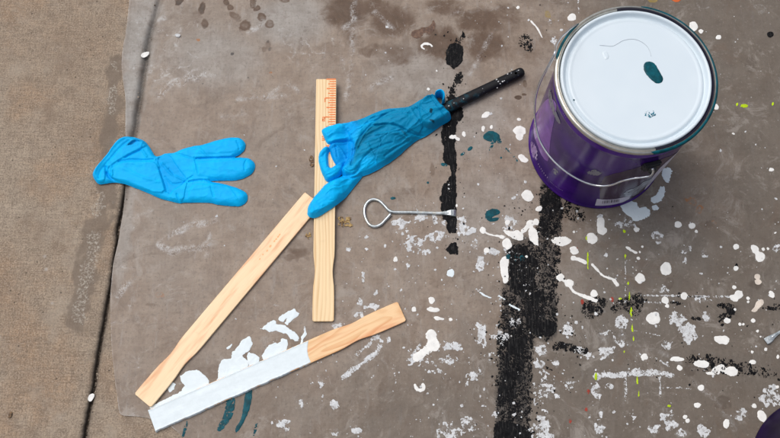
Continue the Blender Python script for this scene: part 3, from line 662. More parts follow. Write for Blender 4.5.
drip([([(693, 362), (701, 359.5), (709, 363), (708, 368), (700, 368), (694, 365)], None, 0)], rough=.7)
drip([([(724, 369), (731, 366), (738, 370), (736, 376), (729, 376), (723, 373)], None, 0)], rough=.7)
drip([(None, [(715, 371), (722, 368)], 4.2)], rough=1.0, dry=.45)
drip([([(757, 410), (763, 411), (767, 417), (765, 423), (759, 421), (756, 416)], None, 0)], rough=.7)
drip([([(749, 360), (754, 359.5), (756.5, 363), (752, 365.5), (748, 363)], None, 0)], rough=.9)
drip([(None, [(480, 293), (485, 296), (491, 298)], .9), (None, [(499, 296), (505, 300)], .8), (None, [(510, 305), (519, 310)], 1.2)], mat='bluewhite', rough=.8)

# broken, scuffed white patches: x, y, rx, ry, dryness
for x, y, rx, ry, dr in scuffs[:98]:
    paint('scuffed_paint', 'scuff', ell(x, y, rx, ry, 0, .2), rough=1.6, dry=dr + .22, smooth=1, thick=.00012, torn=min(rx, ry) * 1.5, grain=1.15, lowf=.68)
for ln, r_, dr in (([(596.3, 376), (620, 375), (640, 372), (670.4, 374.5)], 3.2, .28), ([(625, 376), (625.4, 400)], 1.5, .3), ([(659.6, 377), (660, 396)], 1.3, .35), ([(355.8, 355.6), (371, 343)], 1.8, .5), ([(343.2, 377), (354, 370), (365.9, 360.7), (377, 352), (380, 344)], 2.4, .3),
                   ([(610, 245), (625, 262), (625.5, 300)], .0, .6), ([(625.3, 262), (625.3, 305)], .9, .55), ([(640, 295.5), (735, 297)], .8, .4), ([(644, 302), (660, 303)], .6, .3), ([(660, 388), (690, 388.5)], .5, .4), ([(632, 330), (660, 336)], .6, .5),
                   ([(393, 365), (397, 390)], .8, .7), ([(420, 345), (412, 355)], 1.2, .4), ([(432, 362), (444, 378)], 1, .5), ([(578, 349), (584, 352)], 3, .4), ([(713, 368), (713, 376)], 1, .3), ([(655, 358), (668, 366)], .9, .5), ([(578, 0), (578.5, 14)], .7, .5), ([(564, 45), (566, 56)], .7, .4)):
    if r_ > 0: paint('scuffed_paint_line', 'scuff', line=ln, r=r_, rough=.8, dry=dr + .15, thick=.00012, torn=r_ * .9, grain=1.5)

# teal
for p, dr in ((crop(390, 110, 3.98, [(368, 112), (375, 95), (400, 82), (432, 95), (440, 118), (415, 118), (405, 128), (385, 124)]), 0), (crop(390, 110, 3.98, [(405, 122), (432, 108), (445, 122), (440, 138), (420, 132), (400, 160), (392, 165)]), .35),
              (crop(390, 110, 3.98, [(308, 158), (318, 146), (330, 148), (325, 160), (310, 164)]), .1), (crop(390, 110, 3.98, [(278, 182), (290, 168), (300, 170), (290, 182)]), .1), (crop(390, 110, 3.98, [(378, 438), (378, 408), (405, 392), (432, 398), (440, 412), (410, 424), (400, 440)]), 0),
              (crop(390, 220, 3.98, [(380, -2), (420, -10), (436, -8), (425, 6), (400, 8)]), 0),
              (crop(195, 328, 3.98, [(125, 280), (162, 270), (155, 340), (128, 385), (100, 415), (84, 402), (112, 360), (122, 320)]), .22), (crop(195, 328, 3.98, [(205, 240), (230, 235), (222, 310), (200, 365), (168, 420), (158, 402), (186, 365), (194, 310)]), .2),
              (crop(195, 328, 3.98, [(240, 385), (252, 378), (240, 425), (230, 432)]), .45), (crop(0, 328, 3.98, [(742, 370), (750, 372), (735, 432), (722, 436)]), .3), (ell(393, 198.5, 2.6, 1.6, -.2), 0), (ell(507.6, 257.2, 2.2, 3, .5), .2), (ell(444, 165, 3.2, 1.6, .2), .2),
              (ell(501, 158, 1, 1), 0), (ell(518, 258, 8, 4), .8), (ell(428, 183, 1, 1), 0)):
    paint('teal_splash', 'teal', p, rough=.5, dry=dr, smooth=1, thick=.0004)
paint('teal_splash', 'teal', line=[(506, 149), (513, 156), (517, 161)], r=.7, rough=.6, dry=.6)
# lime, orange, red, black dots
for x, y, rx, ry in ((587.6, 262, 1.3, 9), (587, 238.5, 1.8, 2), (624, 231.5, 1.4, 1.6), (625, 257, .8, 2.2), (628, 283, .9, 2), (629, 296.6, 1.1, 4), (631, 312.5, 1.4, 5.4), (632, 328, 1.3, 4.6), (633, 339, .9, 3), (595.5, 377, 1.7, 4.6), (637, 379.5, 1.2, 5), (638.5, 393.5, .9, 4.2),
                     (736.5, 105.5, 1.2, 2.4), (744, 106.3, 4.5, 1.5), (772.3, 104.3, 1.2, 1.8), (620, 299, 2, 1), (669, 406, 1.6, 1), (624, 352, 1, 1)):
    paint('lime_streak', 'lime', ell(x, y, rx * .85, ry, 0, .25), rough=.7, smooth=1, torn=.8)
paint('orange_drop', 'orange', ell(676, -.5, 4.5, 3.2), rough=.3)
for x, y in ((570, 421), (588, 392), (576, 250), (582, 302), (586, 410), (612, 300)): paint('red_speck', 'red', ell(x, y, 1.3, 2.4), rough=.9, dry=.3)
paint('black_drop', 'black', ell(770, 34.8, 3.4, 3.0), rough=.2, thick=.0009)
# brown tea-like splash near the top
paint('brown_splash', 'beige', crop(390, 0, 3.98, [(82, 140), (92, 122), (118, 118), (130, 108), (148, 112), (165, 98), (172, 78), (182, 98), (172, 128), (155, 138), (135, 128), (128, 148), (105, 156), (90, 152)]), rough=.9, smooth=1, thick=.00015)
bs = bpy.data.objects['brown_splash']; a_ = N('brown_residue')
bs.data.materials[0] = a_.fin(a_.mix(a_.ramp(a_.noise(300, 4, .7), .35, .65), (0.07, 0.032, 0.018), (0.16, 0.085, 0.05)), .6)
# fine spatter nobody could count
mult = []
rr = random.Random(11)
zones = [(400, 500, 205, 300, 60), (480, 640, 205, 438, 150), (600, 780, 215, 438, 150), (400, 500, 300, 438, 90), (270, 400, 330, 438, 50), (340, 420, 235, 330, 30), (690, 780, 0, 215, 28), (470, 570, 0, 130, 30), (430, 530, 130, 215, 28), (160, 320, 90, 330, 14), (340, 440, 20, 90, 10)]
for x0, x1, y0, y1, n in zones:
    for _ in range(n):
        x, y = rr.uniform(x0, x1), rr.uniform(y0, y1)
        r0 = min(2.0, .28 + rr.expovariate(1 / .32))
        mult.append((x, y, r0, r0 * rr.uniform(.5, 1.5)))
vs = []; fs = []
for x, y, rx, ry in mult:
    p = U(ell(x, y, rx, ry, rr.uniform(0, 3), .35)); z = hfilm_at(p[:, 0], p[:, 1]) + .0003
    b = len(vs); c = p.mean(0); zc = float(z.max()) + .0002
    vs += [(a, b_, z_) for (a, b_), z_ in zip(p, z)] + [(c[0], c[1], zc)]
    fs += [(b + k, b + (k + 1) % 14, b + 14) for k in range(14)]
me = raw_mesh('paint_spatter', np.array(vs) - SO, [np.array(fs)])
# spatter triangles face up
o = link('paint_spatter', me, M['scuff'], sheet); o['kind'] = 'stuff'; o['label'] = 'fine white paint spatter'
vs = []; fs = []
for _ in range(420):
    t = rr.random()
    if t < .55: x, y = rr.gauss(527, 26), rr.uniform(190, 438)
    elif t < .7: x, y = rr.gauss(453, 9), rr.uniform(20, 260)
    elif t < .9: x, y = rr.uniform(560, 780), rr.gauss(330, 30)
    else: x, y = rr.uniform(400, 780), rr.uniform(0, 438)
    rx = .25 + rr.expovariate(1 / .3); rx = min(rx, 1.4)
    p = U(ell(x, y, rx, rx * rr.uniform(.6, 1.4), rr.uniform(0, 3), .4)); z = hfilm_at(p[:, 0], p[:, 1]) + .0003
    b = len(vs); c = p.mean(0)
    vs += [(a, b_, z_) for (a, b_), z_ in zip(p, z)] + [(c[0], c[1], float(z.max()) + .0002)]
    fs += [(b + k, b + (k + 1) % 14, b + 14) for k in range(14)]
o = link('paint_spatter', raw_mesh('black_spatter', np.array(vs) - SO, [np.array(fs)]), M['black'], sheet); o['kind'] = 'stuff'; o['label'] = 'fine black paint specks'

# ------------------------------------------------------------------ wooden stirrers
LEN, WID, THK = .308, .0254, .0034
def stick_outline():
    half = [(0, 0), (.0110, 0), (.0125, .0015), (.0127, .010), (.0126, .030), (.0122, .042), (.0108, .054), (.0105, .060), (.0110, .067), (.0124, .078), (.0127, .086), (.0127, .306), (.0122, .3078)]
    R = half[1:]
    return R + [(-x, y) for x, y in reversed(R)]
def stick_mesh(name):
    bm = bmesh.new()
    pts = stick_outline()
    # subdivide long runs so the board can carry a slight warp
    out = []
    for i, (x, y) in enumerate(pts):
        x2, y2 = pts[(i + 1) % len(pts)]
        L = math.hypot(x2 - x, y2 - y); n = max(1, int(L / .03)) if L > .06 and abs(x - x2) < .004 else 1
        for k in range(n): out.append((x + (x2 - x) * k / n, y + (y2 - y) * k / n))
    vb = [bm.verts.new((x, y, 0)) for x, y in out]; f = bm.faces.new(vb)
    r = bmesh.ops.extrude_face_region(bm, geom=[f]); top = [v for v in r['geom'] if isinstance(v, bmesh.types.BMVert)]
    bmesh.ops.translate(bm, vec=(0, 0, THK), verts=top)
    bmesh.ops.recalc_face_normals(bm, faces=bm.faces)
    ed = [e for e in bm.edges if len(e.link_faces) == 2 and abs(e.link_faces[0].normal.z - e.link_faces[1].normal.z) > .5]
    bmesh.ops.bevel(bm, geom=ed, offset=.0006, segments=2, affect='EDGES', profile=.5)
    me = bpy.data.meshes.new(name); bm.to_mesh(me); bm.free()
    return me
def place_stick(label, a, b, mat, z=0.0015, tilt=0.0, label_cat='paint stirrer'):
    """a: handle end, b: far end, both measured at the board's top"""
    pa = np.array(U1(*a, z + THK)); pb = np.array(U1(*b, z + THK)); d = pb - pa
    t = empty('paint_stirrer', (float(pa[0]), float(pa[1]), z), label, label_cat, 'wooden paint stirrers')
    t.rotation_euler = (tilt, 0, math.atan2(-d[0], d[1]))
    bd = link('board', stick_mesh('board'), mat, t, smooth=False)
    L = float(np.linalg.norm(d)); bd.scale = (1, L / LEN, 1)
    return t, L
w1 = mat_wood('pale_wood', (0.90, 0.685, 0.43), (0.80, 0.50, 0.25), 0.0, 4, .7, .30, 60)
w2 = mat_wood('pine_wood', (0.88, 0.66, 0.39), (0.64, 0.38, 0.16), 0.0, 5, 0, .75, 230)
w3 = mat_wood('knotty_pine_wood', (0.86, 0.58, 0.32), (0.66, 0.30, 0.10), 0.12, 16, .7, .8, 70)
left_stick, _ = place_stick('plain wooden paint stirrer with faint orange dots, slanting up to the ruled stirrer', (142.4, 400.6), (313, 198), w1)
ruler, RL = place_stick('upright wooden paint stirrer with orange ruler marks, under the blue glove', (323.1, 321.3), (326.7, 81.4), w2, z=.0018, tilt=math.atan2(.0040, .150))
white_stick, WL = place_stick('wooden paint stirrer dipped in white paint over two thirds of its length', (402, 311), (151.7, 420.7), w3)
# ruler marks: printed inches
ink = N('orange_ink'); ink = ink.fin(ink.mix(ink.ramp(ink.noise(500, 3, .6), .4, .6), (0.76, 0.15, 0.02), (0.82, 0.24, 0.06)), .6)
bm = bmesh.new()
def bar(bm, x0, x1, y0, y1, z, dz=.00008):
    vs_ = [bm.verts.new(p) for p in ((x0, y0, z), (x1, y0, z), (x1, y1, z), (x0, y1, z))]; bm.faces.new(vs_)
inch = .0254; right = .0122
for k in range(0, 8 * 4):
    y = RL - .0006 - k * inch / 8
    ln = {0: .0130, 4: .0115, 2: .0095, 6: .0095}.get(k % 8, .0078)
    if k == 0: ln = .012
    hw = .00085 if k % 4 else .00100
    bar(bm, right - ln, right, y - hw, y + hw * .6, THK + .00015)
# numerals 12, 11, 10 ... drawn as upright strokes beside the inch marks
seg7 = {'0': 'abcdef', '1': 'bc', '2': 'abged', '3': 'abgcd', '4': 'fgbc', '5': 'afgcd', '6': 'afgedc', '7': 'abc', '8': 'abcdefg', '9': 'abfgcd'}
def digit(ch, x, y, s):   # reading direction turned a quarter, as on a ruler held sideways
    w_, h_ = s * .55, s; t = s * .26
    P = {'a': (0, h_, w_, h_), 'g': (0, h_ / 2, w_, h_ / 2), 'd': (0, 0, w_, 0), 'f': (0, h_ / 2, 0, h_), 'b': (w_, h_ / 2, w_, h_), 'e': (0, 0, 0, h_ / 2), 'c': (w_, 0, w_, h_ / 2)}
    for k in seg7[ch]:
        x0, y0, x1, y1 = P[k]
        bar(bm, x + x0 - t / 2, x + x1 + t / 2, y + y0 - t / 2, y + y1 + t / 2, THK + .00018)
for i, num in enumerate(('1', '2', '3')):
    yy = RL - .0006 - (i + 1) * inch
    for j, ch in enumerate(num): digit(ch, right - .0160, yy - .0052, .0046)
me = bpy.data.meshes.new('ruler_marks'); bm.to_mesh(me); bm.free()
link('ruler_marks', me, ink, ruler, smooth=False)
# row of small orange dots on the plain stirrer
bm = bmesh.new()
inv = Matrix.Translation(-left_stick.location)
la = left_stick.rotation_euler.z
for x, y in crop(195, 220, 3.98, [(258, 155), (270, 137), (287, 122), (300, 104), (316, 84), (323, 76), (331, 66), (337, 58)]):
    px_, py_ = U1(x, y, .005); dx_, dy_ = px_ - left_stick.location.x, py_ - left_stick.location.y
    lx = dx_ * math.cos(-la) - dy_ * math.sin(-la); ly = dx_ * math.sin(-la) + dy_ * math.cos(-la)
    rr_ = random.Random(int(x * 7)).uniform(.0008, .0014)
    vs_ = [bm.verts.new((lx + rr_ * math.cos(t) * .8, ly + rr_ * 1.3 * math.sin(t), THK + .00015)) for t in np.arange(0, 6.28, .7)]; bm.faces.new(vs_)
me = bpy.data.meshes.new('ink_dots'); bm.to_mesh(me); bm.free()
inkf = N('faded_orange_ink'); inkf = inkf.fin(inkf.mix(inkf.ramp(inkf.noise(700, 3), .4, .6), (0.86, 0.38, 0.15), (0.86, 0.46, 0.22)), .6)
link('ink_dots', me, inkf, left_stick, smooth=False)
# white coat on the dipped end, thick and uneven
X, Y = grid(-.017, .017, .108, WL + .003, .00045)
xe = .0131 + np.where(X < 0, 1, .5) * .0022 * (fbm(Y * 90, Y * 0, 5) - .4) + .0006 * (fbm(Y * 420, X * 0 + 2, 7) - .5)
Fc = np.minimum(xe - np.abs(X), np.minimum(Y - (.1165 + .0035 * (X / .0127) * -1 + .0018 * np.cos(X * 160) + .0006 * fbm(X * 200, X * 0, 6)), WL + .0008 - Y))
ztop = THK + .00055 + .0006 * (fbm(X * 70, Y * 25, 8) - .5) + .0004 * np.exp(-((np.abs(X) - .0122) / .0009) ** 2)
Zc = np.where(True, -.0012 + (ztop + .0012) * np.clip(Fc / .0011, 0, 1) ** .5, 0)
near = Y < .120
Zc = np.where(near & (Y - .108 < xe * 0 + .0135), np.maximum(Zc, 0), Zc)
# the leading edge of the coat lies on the wood, not down its side
Zc = np.where((Fc >= (Y - .1165 - .006)) & (np.abs(X) < .0122), np.maximum(Zc, THK * .98), Zc)
XX, YY, f, faces = ms(Fc, X, Y, dict(z=Zc))
me = raw_mesh('paint_coat', np.stack([XX, YY, f['z']], -1), faces)
link('paint_coat', me, M['bluewhite'], white_stick)['label'] = 'glossy white wet paint coat'

# ------------------------------------------------------------------ gloves
def glove(name, comps, layers, lines, res, label, origin, wr, axis, zbase, tones=None, group='blue disposable gloves', cyl=None, holes=None, lift=.0012, warp=.0):
    allp = np.vstack([U(c[0]) for c in comps]); lo = allp.min(0) - .003; hi = allp.max(0) + .003
    X, Y = grid(lo[0], hi[0], lo[1], hi[1], res)
    Xw = X + .0008 * (fbm(X * 160, Y * 160, 5) - .5); Yw = Y + .0008 * (fbm(X * 160, Y * 160, 9) - .5)
    Hh = np.full(X.shape, -1.0); F = np.full(X.shape, -1.0)
    for poly, h, w_ in comps:
        f = sdf_poly(Xw, Yw, U(smooth_poly(poly, 2))); t = np.clip(f / w_, 0, 1)
        hh = np.where(f > 0, h * (1 - (1 - t) ** 2.2) , -1)
        F = np.maximum(F, f); Hh = np.maximum(Hh, hh)
    if holes:
        for poly in holes: F = np.minimum(F, -sdf_poly(Xw, Yw, U(smooth_poly(poly, 1))))
    inside = np.clip(F / .004, 0, 1)
    for poly, dh, w_ in layers:
        f = sdf_poly(Xw, Yw, U(smooth_poly(poly, 1))); Hh = Hh + dh * sstep(0, w_, f) * inside
    for ln, dh, w_ in lines:
        q = U(smooth_poly(ln, 2, False)); d = seg_dist(Xw, Yw, q); Hh = Hh + dh * np.exp(-(d / w_) ** 2) * inside
    # wrinkles running along the given axis
    ca, sa = math.cos(axis), math.sin(axis)
    A = X * ca + Y * sa; B = -X * sa + Y * ca
    B = B + .012 * (fbm(A * 35, B * 35, 3) - .5)
    for (fa, fb, amp, sd_) in wr:
        n = fbm(A * fa, B * fb, sd_, 3); rg_ = np.clip(1 - np.abs(2 * n - 1) * 2.6, 0, 1) ** 1.2
        Hh = Hh + amp * rg_ * inside
    zb = zbase(X, Y) if callable(zbase) else zbase
    att = {k: np.zeros(X.shape) for k in ('tone', 'deep', 'smudge_shade')}
    for k, lst in (tones or {}).items():
        for poly, a_, w_ in lst:
            f = sdf_poly(Xw, Yw, U(smooth_poly(poly, 1))); att[k] = np.maximum(att[k], a_ * sstep(-w_, w_, f))
    Hh = np.maximum(Hh, .0002)
    top = zb + lift + Hh
    bot = zb + lift * np.clip(1 - np.clip(F, 0, 1) / .004, 0, 1)
    r1 = ms(F, X, Y, dict(top=top, bot=bot, **att))
    XX, YY, f, faces = r1
    n = len(XX)
    # give the rim its thickness: the top skin meets the underside at the rim
    top_v = np.stack([XX, YY, f['top']], -1); bot_v = np.stack([XX, YY, f['bot']], -1)
    # boundary edges
    me_faces = [a for a in faces] + [(a[:, ::-1] + n) for a in faces]
    ed = {}
    E_ = np.concatenate([np.stack([a, np.roll(a, -1, 1)], -1).reshape(-1, 2) for a in faces])
    key = E_.min(1) * (n + 1) + E_.max(1); uq, idx_, cnt = np.unique(key, return_index=True, return_counts=True)
    be = E_[idx_[cnt == 1]]
    side = np.stack([be[:, 1], be[:, 0], be[:, 0] + n, be[:, 1] + n], 1)
    ox, oy = U1(*origin)
    V = np.vstack([top_v, bot_v]) - np.array([ox, oy, 0])
    me = raw_mesh(name, V, me_faces + [side], {k: np.concatenate([f[k], f[k]]) for k in att})
    me.materials.append(M['glove']); me.shade_smooth()
    o = bpy.data.objects.new(name, me); C.objects.link(o); o.location = (ox, oy, 0)
    return tag(o, label, 'glove', group)

G1 = [(99.1, 185.7), (93.7, 178.4), (93.3, 172.9), (98.2, 165.6), (106.4, 156.5), (111.9, 148.3), (117.4, 141), (124.7, 136.9), (132, 137.7), (138.4, 138.8), (145.7, 141.9), (149.9, 147.3), (153, 152.8), (155.4, 157.4), (161.2, 156.5), (164.8, 154.3),
      (168.5, 154.1), (175.5, 153.4), (182.8, 149.7), (193.7, 146.8), (204.7, 145.5), (213.8, 141.9), (224.8, 139.1), (233.9, 137.9), (242.1, 139.1), (246.1, 144.6), (245.4, 150.1), (240.3, 155.6), (234.3, 158.2), (236, 158.5), (243, 158.1), (250.3, 159.2), (255.4, 163.8),
      (255.4, 169.2), (252.1, 174.7), (244.8, 178.9), (233.9, 181.7), (222.9, 181.1), (215.6, 180), (209, 182), (219.3, 183.5), (230.2, 186.2), (241.2, 189.9), (247.6, 193.9), (248.5, 199.4), (245.8, 203.9), (240.3, 207.2), (232.1, 207), (219.3, 205.8), (210.2, 203),
      (202.9, 201.7), (195.6, 203.4), (183.7, 203), (181, 204.5), (170, 201.8), (161.2, 199.4), (148.4, 193.9), (135.6, 188.4), (124.7, 184.4), (115.6, 182.9), (106.4, 184.2)]
F1 = [(196, 148), (213.8, 141.9), (224.8, 139.1), (233.9, 137.9), (242.1, 139.1), (246.1, 144.6), (245.4, 150.1), (240.3, 155.6), (234.3, 158.2), (200, 160), (190, 158)]
F2 = [(200, 160), (236, 158.5), (243, 158.1), (250.3, 159.2), (255.4, 163.8), (255.4, 169.2), (252.1, 174.7), (244.8, 178.9), (233.9, 181.7), (222.9, 181.1), (209, 182), (192, 180), (190, 160)]
F3 = [(190, 183), (209, 182.5), (219.3, 183.5), (230.2, 186.2), (241.2, 189.9), (247.6, 193.9), (248.5, 199.4), (245.8, 203.9), (240.3, 207.2), (232.1, 207), (219.3, 205.8), (210.2, 203), (195.6, 203.4), (184, 203)]
THUMB = [(157, 160), (166, 155), (172, 156.5), (179, 168), (189.5, 181.5), (184, 186), (177, 190), (170, 197.5), (167, 190), (164, 178), (160, 167)]
TH2 = [(189.5, 181.5), (177, 190), (169.5, 198), (172, 202), (181, 205), (185, 201), (187, 192)]
glove('disposable_glove', [(G1, .0038, .005), (F1, .0046, .008), (F2, .0050, .008), (F3, .0053, .008)],
      [(THUMB, -.0014, .0016), (TH2, .0012, .0012), ([(99, 185), (93, 175), (110, 150), (124, 137), (146, 141), (150, 148), (134, 155), (120, 163), (108, 172), (107, 184)], .0016, .002),
       ([(118, 163), (154, 162), (160, 167), (164, 180), (168, 196), (150, 194), (120, 183), (109, 178)], .0014, .002), ([(127, 148), (136.5, 141), (143, 142), (137, 147)], -.0030, .0015)],
      [([(97, 182), (96.5, 173), (108, 158), (118, 145), (126, 139.5)], .0016, .0018), ([(101, 180), (101, 174), (112, 161), (122, 149), (130, 143)], -.0013, .0015), ([(120, 163), (132, 161), (144.8, 162), (154, 161)], -.0018, .0013),
       ([(126.5, 159), (134, 155), (143, 151)], -.0017, .0012), ([(107.3, 169), (109.2, 178), (117.4, 183)], -.0030, .0016), ([(113, 168), (114, 177)], .0014, .0013), ([(197, 160), (215, 159.5), (236, 158.5)], -.0034, .0010), ([(190, 183), (200, 181), (211, 182)], -.0022, .0010),
       ([(195.6, 159), (197.5, 167), (199, 175)], -.0011, .0011), ([(193.7, 177.5), (188, 181), (183, 185)], -.0011, .0010), ([(237.5, 143), (239.5, 147), (240, 151)], -.0011, .0012), ([(247.5, 161), (245, 166), (245.5, 172)], -.0010, .0011), ([(212, 188.4), (213, 193), (214.7, 198)], -.0010, .0012),
       ([(228, 188), (233, 194), (238, 201)], .0007, .0012), ([(178, 155), (187, 158), (195, 160)], -.0011, .0012), ([(200, 150), (206, 156), (210, 159)], .0008, .0012), ([(158, 161), (160, 168), (164, 179), (168, 193)], -.0022, .0014), ([(163, 165), (172, 176), (186, 182)], .0013, .0013),
       ([(166, 178), (173, 186), (182, 184)], -.0010, .0010), ([(170, 170), (176, 178)], -.0010, .0010), ([(145, 142), (142, 150), (148, 158)], .0012, .0014), ([(160, 157), (158, 163), (160, 168)], .0016, .0012), ([(125, 170), (140, 178), (160, 184)], .0007, .0018), ([(178, 196), (180, 203)], -.0014, .0010)],
      .00042, 'flat blue disposable glove lying across the joint with three fingers spread', (170, 172), [(14, 50, .0006, 3), (45, 90, .00035, 13), (90, 70, .0002, 33)], .1, lambda X, Y: .0010 + 0 * X,
      dict(deep=[(THUMB, .40, .0034), ([(122, 138), (146, 141), (150, 148), (134, 155), (126, 160), (122, 150)], .22, .003), ([(106, 170), (112, 178), (118, 183), (107, 184)], .35, .001)], smudge_shade=[([(127, 148.5), (131, 144), (136, 141), (137.5, 142.5), (132, 147)], .42, .0008), ([(138, 141), (144, 143), (141, 144.5)], .3, .0008)]))  # cuff opening and its crease are darkened by colour to read as shade

BODY = [(338, 127), (354, 123), (379, 112), (388, 109.6), (404.7, 108.8), (412, 106.5), (419, 101.5), (426.6, 98.6), (434, 98.3), (438.5, 104.5), (443, 109), (447, 113), (451, 118), (450, 121.5), (443, 125.6), (434, 132), (424.8, 138), (415.6, 142), (406.5, 150), (397, 158.5), (390, 163.7), (373, 173.7), (363, 177.4), (352, 180), (346, 175), (345, 160), (347, 145)]
FLAP = [(321, 132), (340, 126.5), (358, 121), (364, 133), (353, 143), (340, 146), (328.3, 149.3), (323.7, 139.3)]
INNER = [(328, 148), (340, 144), (355, 140), (356, 162), (348, 172), (336, 169), (331, 158)]
RING = [(329, 149.5), (323.7, 151.2), (320, 155.7), (318.8, 163), (321, 171.9), (323.7, 179.2), (327.4, 185.8), (336, 183), (345, 173), (345, 164), (336, 168), (331, 172), (329, 168), (328.6, 158), (331, 153)]
FING = [(308.2, 213.9), (307.7, 216.6), (311, 220.3), (316.4, 220.8), (323.7, 216.6), (335.6, 209.3), (345.6, 199.3), (354.8, 187.4), (363, 177.4), (370, 166), (357, 163), (343, 178), (327.4, 185.6), (320.1, 193.8), (311, 204.8), (308.2, 210)]
STUB = [(342, 170), (341, 175), (344, 179.5), (350, 180.8), (357, 178.5), (363, 170), (373, 162), (386, 152), (384, 138), (370, 140), (357, 150), (348, 161)]
CUFF = [(424, 100), (434, 97.8), (438, 104), (443, 110), (451, 117), (450.5, 121.5), (443, 126), (430, 133), (418, 130), (416, 108)]
LOOP = [(433, 99), (435, 96.5), (439, 95.2), (443.5, 97), (445, 101), (444, 106), (442, 109), (440.5, 107), (442.3, 102.5), (440, 98.6), (437, 99.3), (435, 102)]
def zb2(X, Y):
    cx, cy = U1(324, 200)
    return .0016 + .0072 * sstep(.030, .012, np.abs(X - cx))
glove('disposable_glove', [(BODY, .0120, .022), (FLAP, .0060, .0035), (INNER, .0030, .004), (RING, .0062, .0035), (FING, .0070, .009), (STUB, .0140, .0075), (CUFF, .0175, .006), (LOOP, .0185, .0018)],
      [([(352, 168), (356, 150), (364, 137), (380, 121), (400, 112), (420, 110), (424, 138), (404, 134), (388, 129), (372, 131), (360, 150), (350, 175)], .0016, .0015), ([(402, 131), (413, 136), (424, 138), (406, 150), (390, 163), (374, 173), (378, 150), (388, 138)], .0014, .0014)],
      [([(352, 170), (356, 150), (364, 137), (380, 121), (396, 113)], -.0024, .0014), ([(372, 131), (388, 129), (400, 132), (408, 137), (424, 138)], -.0030, .0013), ([(376, 140), (390, 138), (402, 140), (412, 144)], .0022, .0016), ([(385, 160), (398, 150), (410, 143)], -.0018, .0013),
       ([(358, 172), (366, 160), (382, 150), (392, 147)], -.0016, .0013), ([(434, 100), (439, 107), (446, 115), (450, 120)], .0020, .0013), ([(429, 101), (434, 109), (441, 118), (445, 123)], -.0016, .0012), ([(408, 108), (412, 118), (420, 130)], .0012, .0016),
       ([(415, 104), (420, 113), (428, 122)], -.0012, .0013), ([(340, 128), (350, 135), (352, 143)], .0013, .0014), ([(333, 147), (341, 152), (346, 160)], .0016, .0012), ([(336, 150), (338, 160)], -.0012, .0010), ([(343, 179), (352, 182), (360, 178)], -.0022, .0012), ([(346, 174), (350, 176.5), (356, 174)], -.0010, .0009),
       ([(368, 150), (372, 158), (376, 164)], .0014, .0014), ([(362, 142), (378, 133), (392, 129)], .0016, .0016), ([(370, 122), (388, 116), (404, 114)], .0015, .0014), ([(366, 128), (386, 121), (410, 119)], -.0013, .0013), ([(329, 149), (340, 146), (353, 143), (354, 155), (350, 166)], -.0018, .0012), ([(316, 206), (322, 211)], -.0007, .0010), ([(313, 208), (315, 215)], .0006, .0010)],
      .00042, 'crumpled blue disposable glove pulled over the brush head, one finger hanging on the ruled stirrer', (380, 150), [(8, 46, .0026, 3), (20, 95, .0013, 13), (70, 120, .0005, 33)], math.atan2(*(np.diff(U([(345, 165), (445, 112)]), axis=0)[0][::-1])), zb2,
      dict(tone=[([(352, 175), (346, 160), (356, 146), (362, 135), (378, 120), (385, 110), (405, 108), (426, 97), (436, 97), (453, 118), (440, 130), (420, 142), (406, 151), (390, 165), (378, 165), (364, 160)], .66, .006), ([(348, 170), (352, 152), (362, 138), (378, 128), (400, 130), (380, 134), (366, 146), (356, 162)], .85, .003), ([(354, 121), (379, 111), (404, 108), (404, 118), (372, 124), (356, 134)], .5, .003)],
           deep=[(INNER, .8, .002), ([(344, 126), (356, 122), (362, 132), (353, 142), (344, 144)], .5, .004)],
           smudge_shade=[([(429, 115), (432, 116), (431, 121), (428.5, 119.5)], .9, .0006), ([(428, 125.5), (433, 126.5), (434, 129), (430, 128)], .9, .0006), ([(401, 133.5), (404, 137), (408, 140), (406, 141), (401, 137)], .45, .001), ([(425, 101), (428, 102), (428, 106), (425, 104)], .35, .001), ([(436, 99.5), (441, 99.5), (442, 104), (439, 106)], .9, .0008), ([(411, 106), (413, 108.5), (408, 110)], .4, .0008)]),
      holes=[[(329.4, 156.5), (331.6, 160.5), (333.4, 167.3), (330, 170.0), (329.0, 163)]], lift=.0016)

# ------------------------------------------------------------------ paintbrush (only its handle shows)
bmat = N('black_handle')
sp = bmat.math('MULTIPLY', bmat.ramp(bmat.noise(230, 4, .7), .62, .70), .9)
cb = bmat.mix(bmat.math('MULTIPLY', bmat.ramp(bmat.noise(90, 4, .7), .5, .6), bmat.attr('stain')), (0.006, 0.006, 0.008), (0.003, 0.045, 0.065))
cb = bmat.mix(bmat.math('MULTIPLY', sp, bmat.attr('chalk')), cb, (0.30, 0.36, 0.44))
bmat = bmat.fin(cb, .4, nrm=bmat.bump(bmat.noise(300, 3, .6), .1, .0004), Specular_IOR_Level=.2)
pa = np.array(U1(438, 112, .008)); pb = np.array(U1(524, 70.5, .008)); d = pb - pa; HL = float(np.linalg.norm(d))
brush = empty('paintbrush', (float(pa[0]), float(pa[1]), .0), 'black paintbrush handle with a hanging hole, its head wrapped in the crumpled glove', 'paintbrush', None, math.atan2(-d[0], d[1]))
ST = [(-.05, .0052), (0, .0062), (.02, .0068), (.045, .0067), (.065, .0064), (.080, .0063), (HL - .006, .0063), (HL - .0035, .0058), (HL - .0015, .0046), (HL - .0004, .0028), (HL, .0006)]
bm = bmesh.new(); rings = []
for y, r_ in ST:
    ring = []
    for k in range(28):
        t = 2 * math.pi * k / 28; cx_ = abs(math.cos(t)) ** .8 * math.copysign(1, math.cos(t)); sz = abs(math.sin(t)) ** .8 * math.copysign(1, math.sin(t))
        ring.append(bm.verts.new((r_ * cx_, y, .0070 + min(.0052, r_ * .85) * sz)))
    rings.append(ring)
for a, b in zip(rings, rings[1:]):
    for k in range(28): bm.faces.new((a[k], b[k], b[(k + 1) % 28], a[(k + 1) % 28]))
